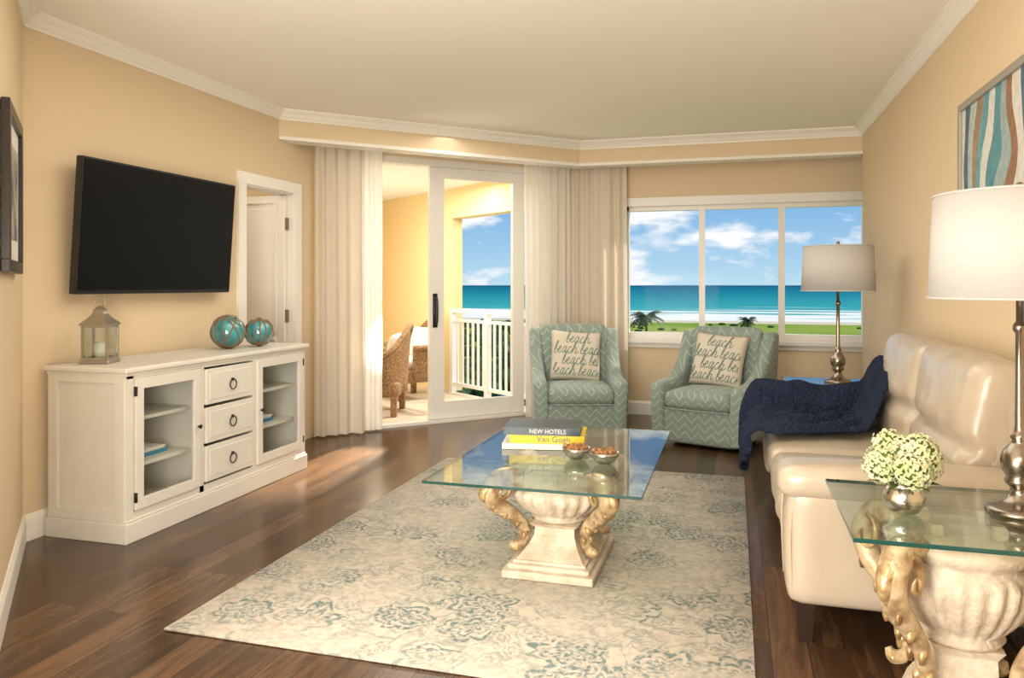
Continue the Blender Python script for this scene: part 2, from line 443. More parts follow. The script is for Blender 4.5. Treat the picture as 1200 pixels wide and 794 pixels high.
class Acc:
    def __init__(s): s.v = []; s.f = []
    def add(s, v, f):
        o = len(s.v); s.v += [Vector(x) for x in v]; s.f += [tuple(i + o for i in q) for q in f]
    def sweep(s, pts, radii, seg=12, sub=6, flat=1.0):
        s.add(*sweep_data(pts, radii, seg, sub, flat))
    def boxa(s, c, sz, mtx=None):
        v = []
        for x in (-.5, .5):
            for y in (-.5, .5):
                for z in (-.5, .5):
                    p = Vector((x * sz[0], y * sz[1], z * sz[2]))
                    if mtx: p = mtx @ p
                    v.append(p + Vector(c))
        s.add(v, [(0, 1, 3, 2), (4, 6, 7, 5), (0, 4, 5, 1), (2, 3, 7, 6), (0, 2, 6, 4), (1, 5, 7, 3)])
    def ball(s, c, r, sc=(1, 1, 1), n=10):
        v = []; f = []
        for j in range(n + 1):
            th = PI * j / n
            for i in range(n * 2):
                a = PI * i / n
                v.append((c[0] + r * sc[0] * math.sin(th) * math.cos(a), c[1] + r * sc[1] * math.sin(th) * math.sin(a), c[2] + r * sc[2] * math.cos(th)))
        for j in range(n):
            for i in range(n * 2):
                k = (i + 1) % (n * 2)
                f.append((j * 2 * n + i, j * 2 * n + k, (j + 1) * 2 * n + k, (j + 1) * 2 * n + i))
        s.add(v, f)
    def obj(s, name, m, parent=None, smooth=True):
        return mesh_obj(name, s.v, s.f, m, parent, smooth)

def molding(name, pts, prof, m, closed=False, parent=None):
    P = [Vector(p) for p in pts]; n = len(P)
    rings = []
    for i in range(n):
        d0 = (P[i] - P[i - 1]).normalized() if (i > 0 or closed) else None
        d1 = (P[(i + 1) % n] - P[i]).normalized() if (i < n - 1 or closed) else None
        if d0 is None: d0 = d1
        if d1 is None: d1 = d0
        n0 = Vector((-d0.y, d0.x)); n1 = Vector((-d1.y, d1.x))
        mt = (n0 + n1).normalized(); mt = mt / max(0.3, mt.dot(n0))
        rings.append([(P[i].x + mt.x * o, P[i].y + mt.y * o, z) for o, z in prof])
    k = len(prof); verts = [v for r in rings for v in r]; faces = []
    for i in range(n - (0 if closed else 1)):
        j = (i + 1) % n
        for q in range(k):
            w = (q + 1) % k
            faces.append((i * k + q, i * k + w, j * k + w, j * k + q))
    if not closed:
        faces.append(tuple(range(k))); faces.append(tuple((n - 1) * k + q for q in range(k))[::-1])
    return mesh_obj(name, verts, faces, m, parent)

def wall(name, p0, p1, z0, z1, th, m, openings=(), parent=None):
    p0 = Vector(p0); p1 = Vector(p1); d = (p1 - p0); L = d.length; d.normalize(); out = Vector((d.y, -d.x))
    acc = Acc()
    def piece(a, b, za, zb):
        if b - a < 1e-4 or zb - za < 1e-4: return
        v = []
        for t in (a, b):
            for o in (0, th):
                for z in (za, zb):
                    q = p0 + d * t + out * o; v.append((q.x, q.y, z))
        acc.add(v, [(0, 1, 3, 2), (4, 6, 7, 5), (0, 4, 5, 1), (2, 3, 7, 6), (0, 2, 6, 4), (1, 5, 7, 3)])
    t = 0
    for (a, b, za, zb) in sorted(openings):
        piece(t, a, z0, z1); piece(a, b, z0, za); piece(a, b, zb, z1); t = b
    piece(t, L, z0, z1)
    return acc.obj(name, m, parent, smooth=False)

def prism(name, poly, z0, z1, m, parent=None):
    n = len(poly)
    v = [(x, y, z0) for x, y in poly] + [(x, y, z1) for x, y in poly]
    f = [tuple(range(n))[::-1], tuple(range(n, 2 * n))] + [(i, (i + 1) % n, n + (i + 1) % n, n + i) for i in range(n)]
    return mesh_obj(name, v, f, m, parent)

def text_mesh(body, size, align='CENTER', shear=0.0, extrude=0.0, offset=0.0):
    cu = bpy.data.curves.new('txt', 'FONT'); cu.body = body; cu.size = size; cu.align_x = align; cu.align_y = 'CENTER'
    cu.shear = shear; cu.extrude = extrude; cu.resolution_u = 3; cu.offset = offset
    o = bpy.data.objects.new('txt', cu); COL.objects.link(o)
    dg = bpy.context.evaluated_depsgraph_get()
    me = bpy.data.meshes.new_from_object(o.evaluated_get(dg))
    bpy.data.objects.remove(o)
    v = [x.co.copy() for x in me.vertices]; f = [tuple(p.vertices) for p in me.polygons]
    return v, f

# ------------------------------------------------------------------ room shell
H = 2.69; BEAM = 2.465
R0 = (1.09, -2.5); R1 = (1.09, 7.35)
TVX = -3.46
CN = (TVX, 3.05); A1 = (-2.19, 1.78)
FP = [(1.25, -2.65), (1.25, 7.2), (1.75, 7.2), (1.75, 7.95), (-1.68, 7.95), (-3.6, 6.05), (-3.6, 2.95), (-2.35, 1.7), (-2.35, -2.65)]
prism('floor', FP, -0.12, 0.0, M['floor'])
prism('ceiling', FP, H, H + 0.1, M['ceil'])
wall('wall_right', R0, R1, 0, H, 0.15, M['wall'])
wall('wall_recess_right', (1.24, 7.2), (1.75, 7.2), 0, H, 0.1, M['wall'])
wall('wall_recess_end', (1.65, 7.2), (1.65, 7.95), 0, H, 0.1, M['wall'])
WX0, WX1 = -1.05, 1.19
wall('wall_window', (1.65, 7.8), (-1.62, 7.8), 0, H, 0.15, M['wall'], [(1.65 - WX1, 1.65 - WX0, 0.75, 2.12)])
sw0 = Vector((-1.62, 7.8)); sw1 = Vector((TVX, 5.96)); sL = (sw1 - sw0).length
wall('wall_slider', sw0, sw1, 0, H, 0.15, M['wall'], [(0.40, sL - 0.28, 0.0, 2.48)])
wall('wall_tv', (TVX, 5.96), CN, 0, H, 0.12, M['wall'], [(5.96 - 5.55, 5.96 - 4.87, 0.0, 2.05)])
wall('wall_left', CN, A1, 0, H, 0.12, M['wall'])
wall('wall_left_near', A1, (A1[0], -2.5), 0, H, 0.12, M['wall'])
wall('wall_back', (A1[0], -2.5), R0, 0, H, 0.12, M['wall'])
line = [R0, R1, (-1.44, 7.35), (TVX, 5.33), CN, A1, (A1[0], -2.5)]
molding('beam_header', [(1.20, 7.35), (-1.44, 7.35), (TVX - 0.05, 5.28)], [(0, BEAM), (0, H), (-0.13, H), (-0.13, BEAM)], M['wall'])
molding('trim_beam', [(1.09, 7.35), (-1.44, 7.35), (TVX, 5.33)], [(0.0, BEAM + 0.02), (0.015, BEAM + 0.015), (0.02, BEAM - 0.012), (-0.15, BEAM - 0.012), (-0.15, BEAM)], M['trim'])
c0 = H - 0.078
crown = [(0, c0), (0.010, c0), (0.013, c0 + .012), (0.024, c0 + .022), (0.04, c0 + .045), (0.058, c0 + .056), (0.064, c0 + .064), (0.074, c0 + .066), (0.074, H), (0, H)]
molding('trim_crown', line, crown, M['trim'], closed=True)
bb = [(0, 0), (0.016, 0), (0.016, 0.11), (0.010, 0.125), (0.006, 0.135), (0, 0.135)]
molding('baseboard_right', [R0, R1], bb, M['trim'])
molding('baseboard_window', [(1.65, 7.8), (-1.62, 7.8), (-1.91, 7.51)], bb, M['trim'])
molding('baseboard_tv', [(TVX, 4.79), CN, A1, (A1[0], -2.5)], bb, M['trim'])

# window
w = empty('window_1', (0, 7.8, 0))
lst = []
for x in (WX0, -0.302, 0.445, WX1):
    lst.append(((x, 0.07, 1.43), (0.055, 0.09, 1.37)))
lst += [(((WX0 + WX1) / 2, 0.07, 2.085), (WX1 - WX0, 0.088, 0.07)), (((WX0 + WX1) / 2, 0.07, 0.79), (WX1 - WX0, 0.088, 0.07))]
boxes('frame', lst, M['frame'], w)
boxes('casing', [(((WX0 + WX1) / 2, -0.012, 2.135), (WX1 - WX0 + 0.12, 0.03, 0.085)),
                 ((WX0 - 0.03, -0.012, 1.42), (0.06, 0.026, 1.38)), ((WX1 + 0.03, -0.012, 1.42), (0.06, 0.026, 1.38)),
                 (((WX0 + WX1) / 2, -0.03, 0.745), (WX1 - WX0 + 0.14, 0.09, 0.035)), (((WX0 + WX1) / 2, -0.012, 0.705), (WX1 - WX0 + 0.1, 0.025, 0.05))], M['frame'], w)
mesh_obj('glass', [(WX0, .075, .78), (WX1, .075, .78), (WX1, .075, 2.09), (WX0, .075, 2.09)], [(0, 1, 2, 3)], M['glass'], w)

# slider door
ang = math.atan2((sw1 - sw0).y, (sw1 - sw0).x)
sd = empty('door_1', (sw0.x, sw0.y, 0), ang)
a, b_ = 0.40, sL - 0.28
fr = [(((a + b_) / 2, -0.07, 2.45), (b_ - a, 0.128, 0.06)), (((a + b_) / 2, -0.07, 0.0125), (b_ - a, 0.126, 0.025)),
      ((a + 0.02, -0.07, 1.24), (0.05, 0.13, 2.48)), ((b_ - 0.02, -0.07, 1.24), (0.05, 0.13, 2.48))]
boxes('frame', fr, M['frame'], sd)
pa, pb = 0.52, 1.54
pw = [((pa + 0.06, -0.09, 1.23), (0.13, 0.045, 2.40)), ((pb - 0.07, -0.09, 1.23), (0.15, 0.045, 2.40)),
      (((pa + pb) / 2, -0.09, 2.37), (pb - pa, 0.042, 0.10)), (((pa + pb) / 2, -0.09, 0.11), (pb - pa, 0.042, 0.16))]
boxes('sliding_panel', pw, M['frame'], sd)
mesh_obj('sliding_glass', [(pa + .1, -.09, .15), (pb - .1, -.09, .15), (pb - .1, -.09, 2.35), (pa + .1, -.09, 2.35)], [(0, 1, 2, 3)], M['glass'], sd)
ac = Acc(); hx = pb - 0.05
ac.sweep([(hx, -0.065, 0.93), (hx, -0.03, 0.95), (hx, -0.022, 1.06), (hx, -0.03, 1.17), (hx, -0.065, 1.19)], [0.014] * 5, 8)
ac.boxa((hx, -0.064, 1.06), (0.045, 0.01, 0.32)); ac.obj('pull_handle', M['black'], sd)

# interior door + casing + small room behind
d = empty('door_2', (TVX, 5.55, 0))
boxes('casing', [((0.010, 0.035, 1.06), (0.026, 0.09, 2.12)), ((0.010, -0.715, 1.06), (0.026, 0.09, 2.12)), ((0.010, -0.34, 2.09), (0.023, 0.84, 0.085)),
                 ((-0.06, -0.006, 1.02), (0.118, 0.012, 2.05)), ((-0.06, -0.674, 1.02), (0.118, 0.012, 2.05)), ((-0.06, -0.34, 2.043), (0.116, 0.66, 0.012))], M['trim'], d)
box('leaf', (-0.395, -0.04, 1.02), (0.68, 0.036, 2.02), M['door'], d, 0.003)
boxes('panel_raised', [((-0.395, -0.0585, zc), (0.42, 0.006, hh)) for zc, hh in ((1.45, 0.95), (0.5, 0.62))], M['door'], d, 0.0025)
mo = []
for zc, hh in ((1.45, 1.05), (0.5, 0.72)):
    mo += [((-0.395, -0.06, zc + hh / 2), (0.52, 0.014, 0.018)), ((-0.395, -0.06, zc - hh / 2), (0.52, 0.014, 0.018)),
           ((-0.395 - 0.26, -0.06, zc), (0.018, 0.012, hh)), ((-0.395 + 0.26, -0.06, zc), (0.018, 0.012, hh))]
boxes('panel_molding', mo, M['door'], d, 0.003)
boxes('hinges', [((-0.048, -0.03, z), (0.022, 0.03, 0.10)) for z in (1.80, 1.05, 0.25)], M['hinge'], d, 0.004)
HP = [(-5.2, 4.2), (-3.58, 4.2), (-3.58, 5.95), (-5.2, 5.95)]
prism('floor_hall', HP, -0.1, 0.0, M['floor'])
prism('ceiling_hall', HP, H, H + .1, M['ceil'])
wall('wall_hall', (-3.58, 5.92), (-5.2, 5.92), 0, H, 0.1, M['wall'])
wall('wall_hall_end', (-5.2, 5.95), (-5.2, 4.1), 0, H, 0.1, M['wall'])
wall('wall_hall_near', (-5.2, 4.2), (-3.58, 4.2), 0, H, 0.1, M['wall'])

# ------------------------------------------------------------------ curtains
def curtain(name, path, z0, z1, m, amp=0.045, wl=0.085, flare=0.02):
    P = [Vector(p) for p in path]
    seglen = [(P[i + 1] - P[i]).length for i in range(len(P) - 1)]; L = sum(seglen)
    n = int(L / 0.008); rows = 14
    verts = []; faces = []
    for j in range(rows + 1):
        v = j / rows; z = z1 + (z0 - z1) * v
        for i in range(n + 1):
            s = L * i / n; t = s; k = 0
            while k < len(seglen) - 1 and t > seglen[k]: t -= seglen[k]; k += 1
            dd = (P[k + 1] - P[k]).normalized(); q = P[k] + dd * t; nn = Vector((-dd.y, dd.x))
            ph = 2 * PI * (s + 0.03 * noise.noise(Vector((s * 4, v * 0.8, 1.3)))) / wl
            A = amp * (0.55 + 0.45 * v) * (0.75 + 0.5 * noise.noise(Vector((s * 5, 0.2, v * 0.7))))
            off = A * math.sin(ph) + 0.02 * noise.noise(Vector((s * 3, v * 2, 5)))
            e = (i / n - 0.5) * 2 * flare * v
            q = q + nn * off + dd * (0.3 * A * math.cos(ph * 0.5) + e)
            verts.append((q.x, q.y, z))
    for j in range(rows):
        for i in range(n):
            faces.append((j * (n + 1) + i, j * (n + 1) + i + 1, (j + 1) * (n + 1) + i + 1, (j + 1) * (n + 1) + i))
    return mesh_obj(name, verts, faces, m, None, True)
curtain('curtain', [(-3.41, 5.78), (-3.13, 6.07)], 0.015, 2.60, M['curtain'], flare=0.015, wl=0.10)
curtain('sheer_curtain', [(-3.17, 6.11), (-3.01, 6.26)], 0.015, 2.60, M['sheer'], amp=0.022, wl=0.05, flare=0.0)
curtain('curtain', [(-1.58, 7.58), (-1.02, 7.62)], 0.015, 2.60, M['curtain'], wl=0.10)
curtain('sheer_curtain', [(-1.96, 7.21), (-1.58, 7.55)], 0.015, 2.60, M['sheer'], amp=0.035, wl=0.075, flare=0.0)

# ------------------------------------------------------------------ balcony
BP = [(-5.6, 6.03), (-3.42, 6.03), (-1.55, 7.96), (-2.07, 7.97), (-5.6, 10.62)]
prism('balcony_floor', BP, -0.15, -0.01, M['tile'])
prism('balcony_ceiling', BP, 2.5, 2.6, M['ceil'])
B0 = Vector((-2.45, 8.25)); BD = Vector((-0.8, 0.6))
def bp_(t): q = B0 + BD * t; return (q.x, q.y)
wall('wall_balcony_outer', bp_(4.0), bp_(1.12), -0.01, 2.5, -0.15, M['yellow'])
wall('wall_balcony_west', (-5.6, 10.6), (-5.6, 6.05), -0.01, 2.5, 0.12, M['yellow'])
wall('wall_balcony_south', (-5.6, 6.12), (-3.56, 6.12), -0.01, 2.5, 0.09, M['yellow'])
wall('balcony_beam', bp_(1.12), bp_(-0.5), 2.13, 2.5, -0.2, M['yellow'])
rl = empty('balcony_railing', (B0.x, B0.y, -0.01), math.atan2(BD.y, BD.x))
rb = [((0.32, 0, 1.0), (1.6, 0.06, 0.05)), ((0.32, 0, 0.88), (1.6, 0.035, 0.035)), ((0.32, 0, 0.1), (1.6, 0.035, 0.04))]
for i in range(15):
    rb.append(((-0.44 + i * 0.11, 0, 0.5), (0.022, 0.022, 0.8)))
for t in (-0.47, 0.36, 1.1): rb.append(((t, 0, 0.5), (0.06, 0.062, 1.0)))
boxes('rails', rb, M['railm'], rl)

def wicker_chair(loc, rz):
    e = empty('wicker_armchair', loc, rz)
    acc = Acc()
    nA = 30; pts = []
    for i in range(nA + 1):
        a = PI * (-0.12 + 1.24 * i / nA)
        hgt = 0.60 + 0.30 * max(0, math.sin(a)) ** 3
        pts.append((0.33 * math.cos(a), 0.30 * math.sin(a) - 0.02, hgt))
    vs = []; fs = []
    rows = 6
    for i, (x, y, hh) in enumerate(pts):
        for j in range(rows + 1):
            z = 0.22 + (hh - 0.22) * j / rows
            fl = 1 + 0.13 * j / rows
            vs.append((x * fl, y * fl, z))
    for i in range(nA):
        for j in range(rows):
            fs.append((i * (rows + 1) + j, (i + 1) * (rows + 1) + j, (i + 1) * (rows + 1) + j + 1, i * (rows + 1) + j + 1))
    o = mesh_obj('woven_shell', vs, fs, M['wicker'], e, True)
    md = o.modifiers.new('s', 'SOLIDIFY'); md.thickness = 0.035
    acc.sweep([(x * 1.13, y * 1.13, h_) for x, y, h_ in pts[::3]], [0.03] * len(pts[::3]), 8, 3)
    acc.obj('rolled_rim', M['wicker'], e)
    softbox('seat_base', (0, -0.04, 0.27), (0.62, 0.58, 0.16), 0.05, M['wicker'], e, cuts=6)
    boxes('skirt_legs', [((sx * 0.26, sy * 0.22 - 0.03, 0.115), (0.06, 0.06, 0.23)) for sx in (-1, 1) for sy in (-1, 1)], M['wicker'], e, 0.01)
    softbox('seat_cushion', (0, -0.06, 0.40), (0.52, 0.50, 0.12), 0.05, M['cushw'], e, (0, 0, 0.02), cuts=8)
    softbox('back_cushion', (0, 0.17, 0.62), (0.44, 0.12, 0.38), 0.05, M['cushw'], e, (0, 0.03, 0), rot=(-0.15, 0, 0), cuts=8)
wicker_chair((-3.66, 8.35, -0.01), math.radians(-38))
wicker_chair((-3.50, 7.22, -0.01), math.radians(-75))

# ------------------------------------------------------------------ TV
tv = empty('television', (TVX, 3.925, 1.62))
tv_rot = Matrix.Rotation(math.radians(4.0), 4, 'Y')
def tvpart(nm, c, s, m, bev):
    bm = bmesh.new(); bm_box(bm, c, s, bev); bmesh.ops.transform(bm, matrix=Matrix.Translation((0.115, 0, 0)) @ tv_rot, verts=bm.verts)
    return bm_obj(nm, bm, m, tv)
tvpart('bezel', (-0.012, 0, 0), (0.045, 1.30, 0.74), M['black'], 0.006)
tvpart('screen', (0.0115, 0, 0.005), (0.003, 1.275, 0.705), M['screen'], 0)
tvpart('rear_housing', (-0.045, 0, -0.04), (0.03, 0.9, 0.45), M['black'], 0.01)
box('wall_bracket', (0.03, 0, 0), (0.06, 0.4, 0.3), M['black'], tv)

# ------------------------------------------------------------------ cabinet
cb = empty('media_cabinet', (-3.415, 3.17, 0))
CW = 1.66; CD = 0.48; CH = 0.885
P = []
P += [((CD / 2, 0.012, 0.47), (CD - .02, 0.024, 0.76)), ((CD / 2, CW - 0.012, 0.47), (CD - .02, 0.024, 0.76)),
      ((0.008, CW / 2, 0.47), (0.016, CW, 0.76)), ((CD / 2 - .01, CW / 2, 0.115), (CD - .02, CW, 0.02)),
      ((CD / 2, 0.565, 0.47), (CD - .02, 0.02, 0.76)), ((CD / 2, 1.07, 0.47), (CD - .02, 0.02, 0.76))]
for y0, y1 in ((0.02, 0.565), (1.07, 1.64)):
    for z in (0.36, 0.60): P.append((((CD - 0.06) / 2, (y0 + y1) / 2, z), (CD - 0.06, y1 - y0, 0.018)))
boxes('carcass', P, M['cab'], cb)
ff = []
fx = CD - 0.005
for y, wd in ((0.02, 0.05), (0.565, 0.035), (1.07, 0.035), (CW - 0.02, 0.05)): ff.append(((fx, y, 0.48), (0.022, wd, 0.76)))
ff += [((fx, CW / 2, 0.845), (0.020, CW, 0.035)), ((fx, CW / 2, 0.125), (0.020, CW, 0.05))]
boxes('face_frame', ff, M['cab'], cb)
boxes('side_panel_frame', [((0.03, -0.006, 0.48), (0.06, 0.014, 0.74)), ((CD - 0.03, -0.006, 0.48), (0.06, 0.014, 0.74)),
                           ((CD / 2, -0.006, 0.83), (CD - .12, 0.014, 0.05)), ((CD / 2, -0.006, 0.13), (CD - .12, 0.014, 0.05))], M['cab'], cb, 0.002)
box('top', (CD / 2 + 0.008, CW / 2, CH - 0.014), (CD + 0.045, CW + 0.06, 0.028), M['cab'], cb, 0.008)
box('top_molding', (CD / 2 + 0.004, CW / 2, CH - 0.036), (CD + 0.025, CW + 0.03, 0.018), M['cab'], cb, 0.006)
box('plinth', (CD / 2 + 0.004, CW / 2, 0.05), (CD + 0.03, CW + 0.04, 0.10), M['cab'], cb, 0.004)
box('plinth_cap', (CD / 2 + 0.003, CW / 2, 0.107), (CD + 0.018, CW + 0.024, 0.016), M['cab'], cb, 0.005)
for k, (y0, y1) in enumerate(((0.05, 0.545), (1.09, 1.625))):
    z0, z1 = 0.155, 0.825; s = 0.055; x = CD + 0.008
    boxes('door_frame_%d' % (k + 1), [((x, y0 + s / 2, (z0 + z1) / 2), (0.022, s, z1 - z0)), ((x, y1 - s / 2, (z0 + z1) / 2), (0.022, s, z1 - z0)),
        ((x, (y0 + y1) / 2, z0 + s / 2), (0.022, y1 - y0 - 2 * s, s)), ((x, (y0 + y1) / 2, z1 - s / 2), (0.022, y1 - y0 - 2 * s, s))], M['cab'], cb, 0.003)
    mesh_obj('door_glass_%d' % (k + 1), [(x, y0 + .04, z0 + .04), (x, y1 - .04, z0 + .04), (x, y1 - .04, z1 - .04), (x, y0 + .04, z1 - .04)], [(0, 1, 2, 3)], M['cglass'], cb)
    ac = Acc(); ky = y1 - s / 2 if k == 0 else y0 + s / 2
    ac.sweep([(x + .01, ky, .5), (x + .02, ky, .5), (x + .03, ky, .5), (x + .036, ky, .5)], [.005, .006, .013, .004], 10, 2); ac.obj('knob_%d' % (k + 1), M['iron'], cb)
    ac = Acc()
    hy = y0 if k == 0 else y1
    for z in (0.22, 0.76): ac.boxa((x + .008, hy, z), (0.012, 0.012, 0.05))
    ac.obj('hinges_%d' % (k + 1), M['iron'], cb)
for i in range(3):
    zc = 0.268 + i * 0.222; x = CD + 0.008
    bm = bmesh.new(); bm_box(bm, (x, 0.8175, zc), (0.024, 0.455, 0.205), 0.004)
    bm_box(bm, (x + 0.012, 0.8175, zc), (0.006, 0.40, 0.155), 0.003); bm_obj('drawer_%d' % (i + 1), bm, M['cab'], cb)
    ac = Acc()
    ac.ball((x + 0.022, 0.8175, zc + 0.022), 0.010, n=6)
    ac.sweep([(x + 0.026, 0.8175 + 0.03 * math.sin(a_ * PI / 6), zc - 0.008 + 0.03 * math.cos(a_ * PI / 6)) for a_ in range(13)], [0.0035] * 13, 8, 2)
    ac.obj('ring_pull_%d' % (i + 1), M['iron'], cb)
for (yy, n_) in ((3.47, 1), (4.50, 2)):
    mg = empty('magazine_stack', (-3.17, yy, 0.3705))
    boxes('magazines', [((0, 0, 0.006), (0.22, 0.28, 0.011)), ((0.01, 0.01, 0.018), (0.21, 0.26, 0.009))], M['bblue'], mg)
    boxes('magazines_white', [((0.0, -0.01, 0.028), (0.22, 0.26, 0.008)), ((0.01, 0.0, 0.038), (0.21, 0.25, 0.008))], M['bwhite'], mg)

# lantern
ln = empty('candle_lantern', (-3.25, 3.33, CH + .0005), math.radians(20))
box('base', (0, 0, 0.010), (0.15, 0.15, 0.02), M['lant'], ln, 0.004)
boxes('posts', [((sx * 0.062, sy * 0.062, 0.11), (0.011, 0.011, 0.18)) for sx in (-1, 1) for sy in (-1, 1)] +
      [((0, s * 0.062, z), (0.124, 0.011, 0.011)) for s in (-1, 1) for z in (0.026, 0.198)] + [((s * 0.062, 0, z), (0.011, 0.124, 0.011)) for s in (-1, 1) for z in (0.026, 0.198)], M['lant'], ln)
boxes('panes', [((0, s * 0.062, 0.11), (0.11, 0.002, 0.16)) for s in (-1, 1)] + [((s * 0.062, 0, 0.11), (0.002, 0.11, 0.16)) for s in (-1, 1)], M['cglass'], ln)
lathe('roof', [(0.108, 0.203), (0.108, 0.209), (0.07, 0.235), (0.042, 0.262), (0.036, 0.275), (0.036, 0.285), (0.02, 0.295), (0.006, 0.305), (0.0, 0.306)], M['lant'], ln, seg=4, smooth=False).rotation_euler = (0, 0, PI / 4)
ac = Acc(); ac.sweep([(0.026 * math.sin(t * PI / 6), 0, 0.325 + 0.026 * math.cos(t * PI / 6)) for t in range(13)], [0.003] * 13, 8, 2); ac.obj('ring', M['lant'], ln)
lathe('candle', [(0.028, 0.0205), (0.028, 0.11), (0.0, 0.112)], M['wax'], ln)

def gfloat(loc, r, sd_):
    e = empty('glass_float', loc)
    ac = Acc(); ac.ball((0, 0, r), r, n=16); ac.obj('glass_ball', M['float'], e)
    ac = Acc()
    for k in range(7):
        ax = Vector((math.cos(k * 0.9 + sd_), math.sin(k * 0.9 + sd_), 0.6 * math.sin(k * 2.1))).normalized()
        u = ax.orthogonal().normalized(); v = ax.cross(u)
        pts = [Vector((0, 0, r)) + (u * math.cos(t * PI / 8) + v * math.sin(t * PI / 8)) * (r + 0.001) for t in range(17)]
        ac.sweep(pts, [0.005] * 17, 6, 2)
    ac.obj('rope_net', M['rope'], e)
gfloat((-3.17, 4.30, CH + 0.006), 0.106, 0.3)
gfloat((-3.10, 4.54, CH + 0.006), 0.092, 1.1)

# ------------------------------------------------------------------ pictures
def frame_pic(name, p, rz, w_, h_, fm, inner, im, fw=0.035, mat_w=0.0):
    e = empty(name, p, rz)
    boxes('frame', [((0.015, 0, h_ / 2 - fw / 2), (0.03, w_, fw)), ((0.015, 0, -h_ / 2 + fw / 2), (0.03, w_, fw)),
                    ((0.015, w_ / 2 - fw / 2, 0), (0.03, fw, h_ - 2 * fw)), ((0.015, -w_ / 2 + fw / 2, 0), (0.03, fw, h_ - 2 * fw))], fm, e, 0.003)
    if mat_w:
        box('matboard', (0.008, 0, 0), (0.012, w_ - 2 * fw, h_ - 2 * fw), M['pmat'], e)
        box(inner, (0.012, 0, 0), (0.012, w_ - 2 * fw - 2 * mat_w, h_ - 2 * fw - 2 * mat_w), im, e)
    else:
        box(inner, (0.010, 0, 0), (0.012, w_ - 2 * fw, h_ - 2 * fw), im, e)
frame_pic('framed_painting', (1.088, 3.62, 1.79), PI, 1.24, 0.78, M['sframe'], 'canvas', M['art'], 0.035)
M['print'] = mat('print_dark', (0.10, 0.11, 0.11), 0.5, col2=(0.45, 0.42, 0.36), vscale=7)
t = 0.49 + 0.33
frame_pic('framed_picture', (CN[0] + .707 * t + 0.002, CN[1] - .707 * t + 0.002, 1.68), math.radians(45), 0.66, 0.66, M['pframe'], 'print', M['print'], 0.05, 0.09)

# ------------------------------------------------------------------ rug
softbox('area_rug', (-0.995, 3.905, 0.007), (2.13, 2.99, 0.012), 0.005, M['rug'], cuts=2)

# ------------------------------------------------------------------ coffee/end tables
def beast_leg(acc_s, acc_g, th, zs, rho=1.0, rs=1.0, ey=1.0):
    c, s = math.cos(th), math.sin(th)
    def Pt(r, z, w=0): return (c * r * rho - s * w, (s * r * rho + c * w) * ey, z * zs)
    prof = [(0.19, .395), (0.27, .422), (0.345, .412), (0.385, .365), (0.365, .31), (0.30, .265), (0.235, .215), (0.20, .16), (0.215, .115), (0.26, .10), (0.285, .115)]
    rad = [.030, .036, .046, .046, .040, .035, .030, .025, .021, .025, .012]
    acc_s.sweep([Pt(*p) for p in prof], [r_ * rs for r_ in rad], 12, 5)
    acc_g.sweep([Pt(.36, .395), Pt(.405, .38), Pt(.425, .345), Pt(.415, .32)], [.038 * rs, .032 * rs, .022 * rs, .008 * rs], 10, 4)
    for sg in (-1, 1):
        pts = []; rr = []
        for i in range(12):
            a = PI * 0.5 + i * 0.5; R = 0.050 - i * 0.0033
            pts.append(Pt(.345 + R * math.cos(a), .370 + R * math.sin(a) * 0.9, sg * (0.035 + 0.0025 * i) * rs)); rr.append((.016 - .0011 * i) * rs)
        acc_g.sweep(pts, rr, 8, 3)
    for i in range(1, 7):
        r_, z_ = prof[i + 1]
        for sg in (-1, 1):
            acc_g.sweep([Pt(r_ + .000, z_, sg * .012), Pt(r_ + .018, z_ - .010, sg * .020 * rs), Pt(r_ + .022, z_ - .03, sg * .018 * rs)], [.014 * rs, .014 * rs, .006], 8, 2)
    acc_g.ball(Pt(.25, .10), 0.026 * rs, (1.2, 1.0, .8), 6)

def table_base(e, bx, by, zs, angs, rho, top_r, sy, rs=1.0, ey=1.0):
    bm = bmesh.new()
    bm_box(bm, (0, 0, 0.0175), (bx, by, 0.035), 0.008); bm_box(bm, (0, 0, 0.045), (bx * .90, by * .92, 0.024), 0.010)
    bm_box(bm, (0, 0, 0.062), (bx * .80, by * .84, 0.016), 0.005)
    bm_obj('plinth', bm, M['stone'], e)
    lv = [(0.066 / zs, .38, .41), (0.085, .335, .365), (0.12, .265, .29), (0.155, .225, .24), (0.185, .22, .23), (0.205, .27, .27)]
    v = []; f = []
    for z, ax, ay in lv:
        hx, hy = ax * bx, ay * by
        for sx, sy_ in ((-1, -1), (1, -1), (1, 1), (-1, 1)): v.append((sx * hx, sy_ * hy, z * zs))
    for j in range(len(lv) - 1):
        for i in range(4):
            k = (i + 1) % 4; f.append((j * 4 + i, j * 4 + k, j * 4 + 4 + k, j * 4 + 4 + i))
    f.append((0, 3, 2, 1)); n = len(v); f.append((n - 4, n - 3, n - 2, n - 1))
    mesh_obj('pedestal', v, f, M['stone'], e)
    pr = [(0.10, .20), (0.135, .205), (0.15, .217), (0.135, .228), (0.165, .245), (0.205, .275), (0.235, .31), (0.248, .345), (0.238, .362), (0.222, .372), (0.222, .382), (0.255, .392), (0.262, .41), (0.245, .42), (0.20, .43), (0.0, .432)]
    lathe('urn_bowl', [(r * top_r / .25, z * zs) for r, z in pr], M['stone'], e, seg=96, sy=sy, flute=(24, .235 * zs, .35 * zs, 0.10))
    A = Acc(); G = Acc()
    for th in angs: beast_leg(A, G, th, zs, rho, rs, ey)
    A.obj('scroll_legs', M['gold2'], e); G.obj('ram_ornaments', M['gold'], e)

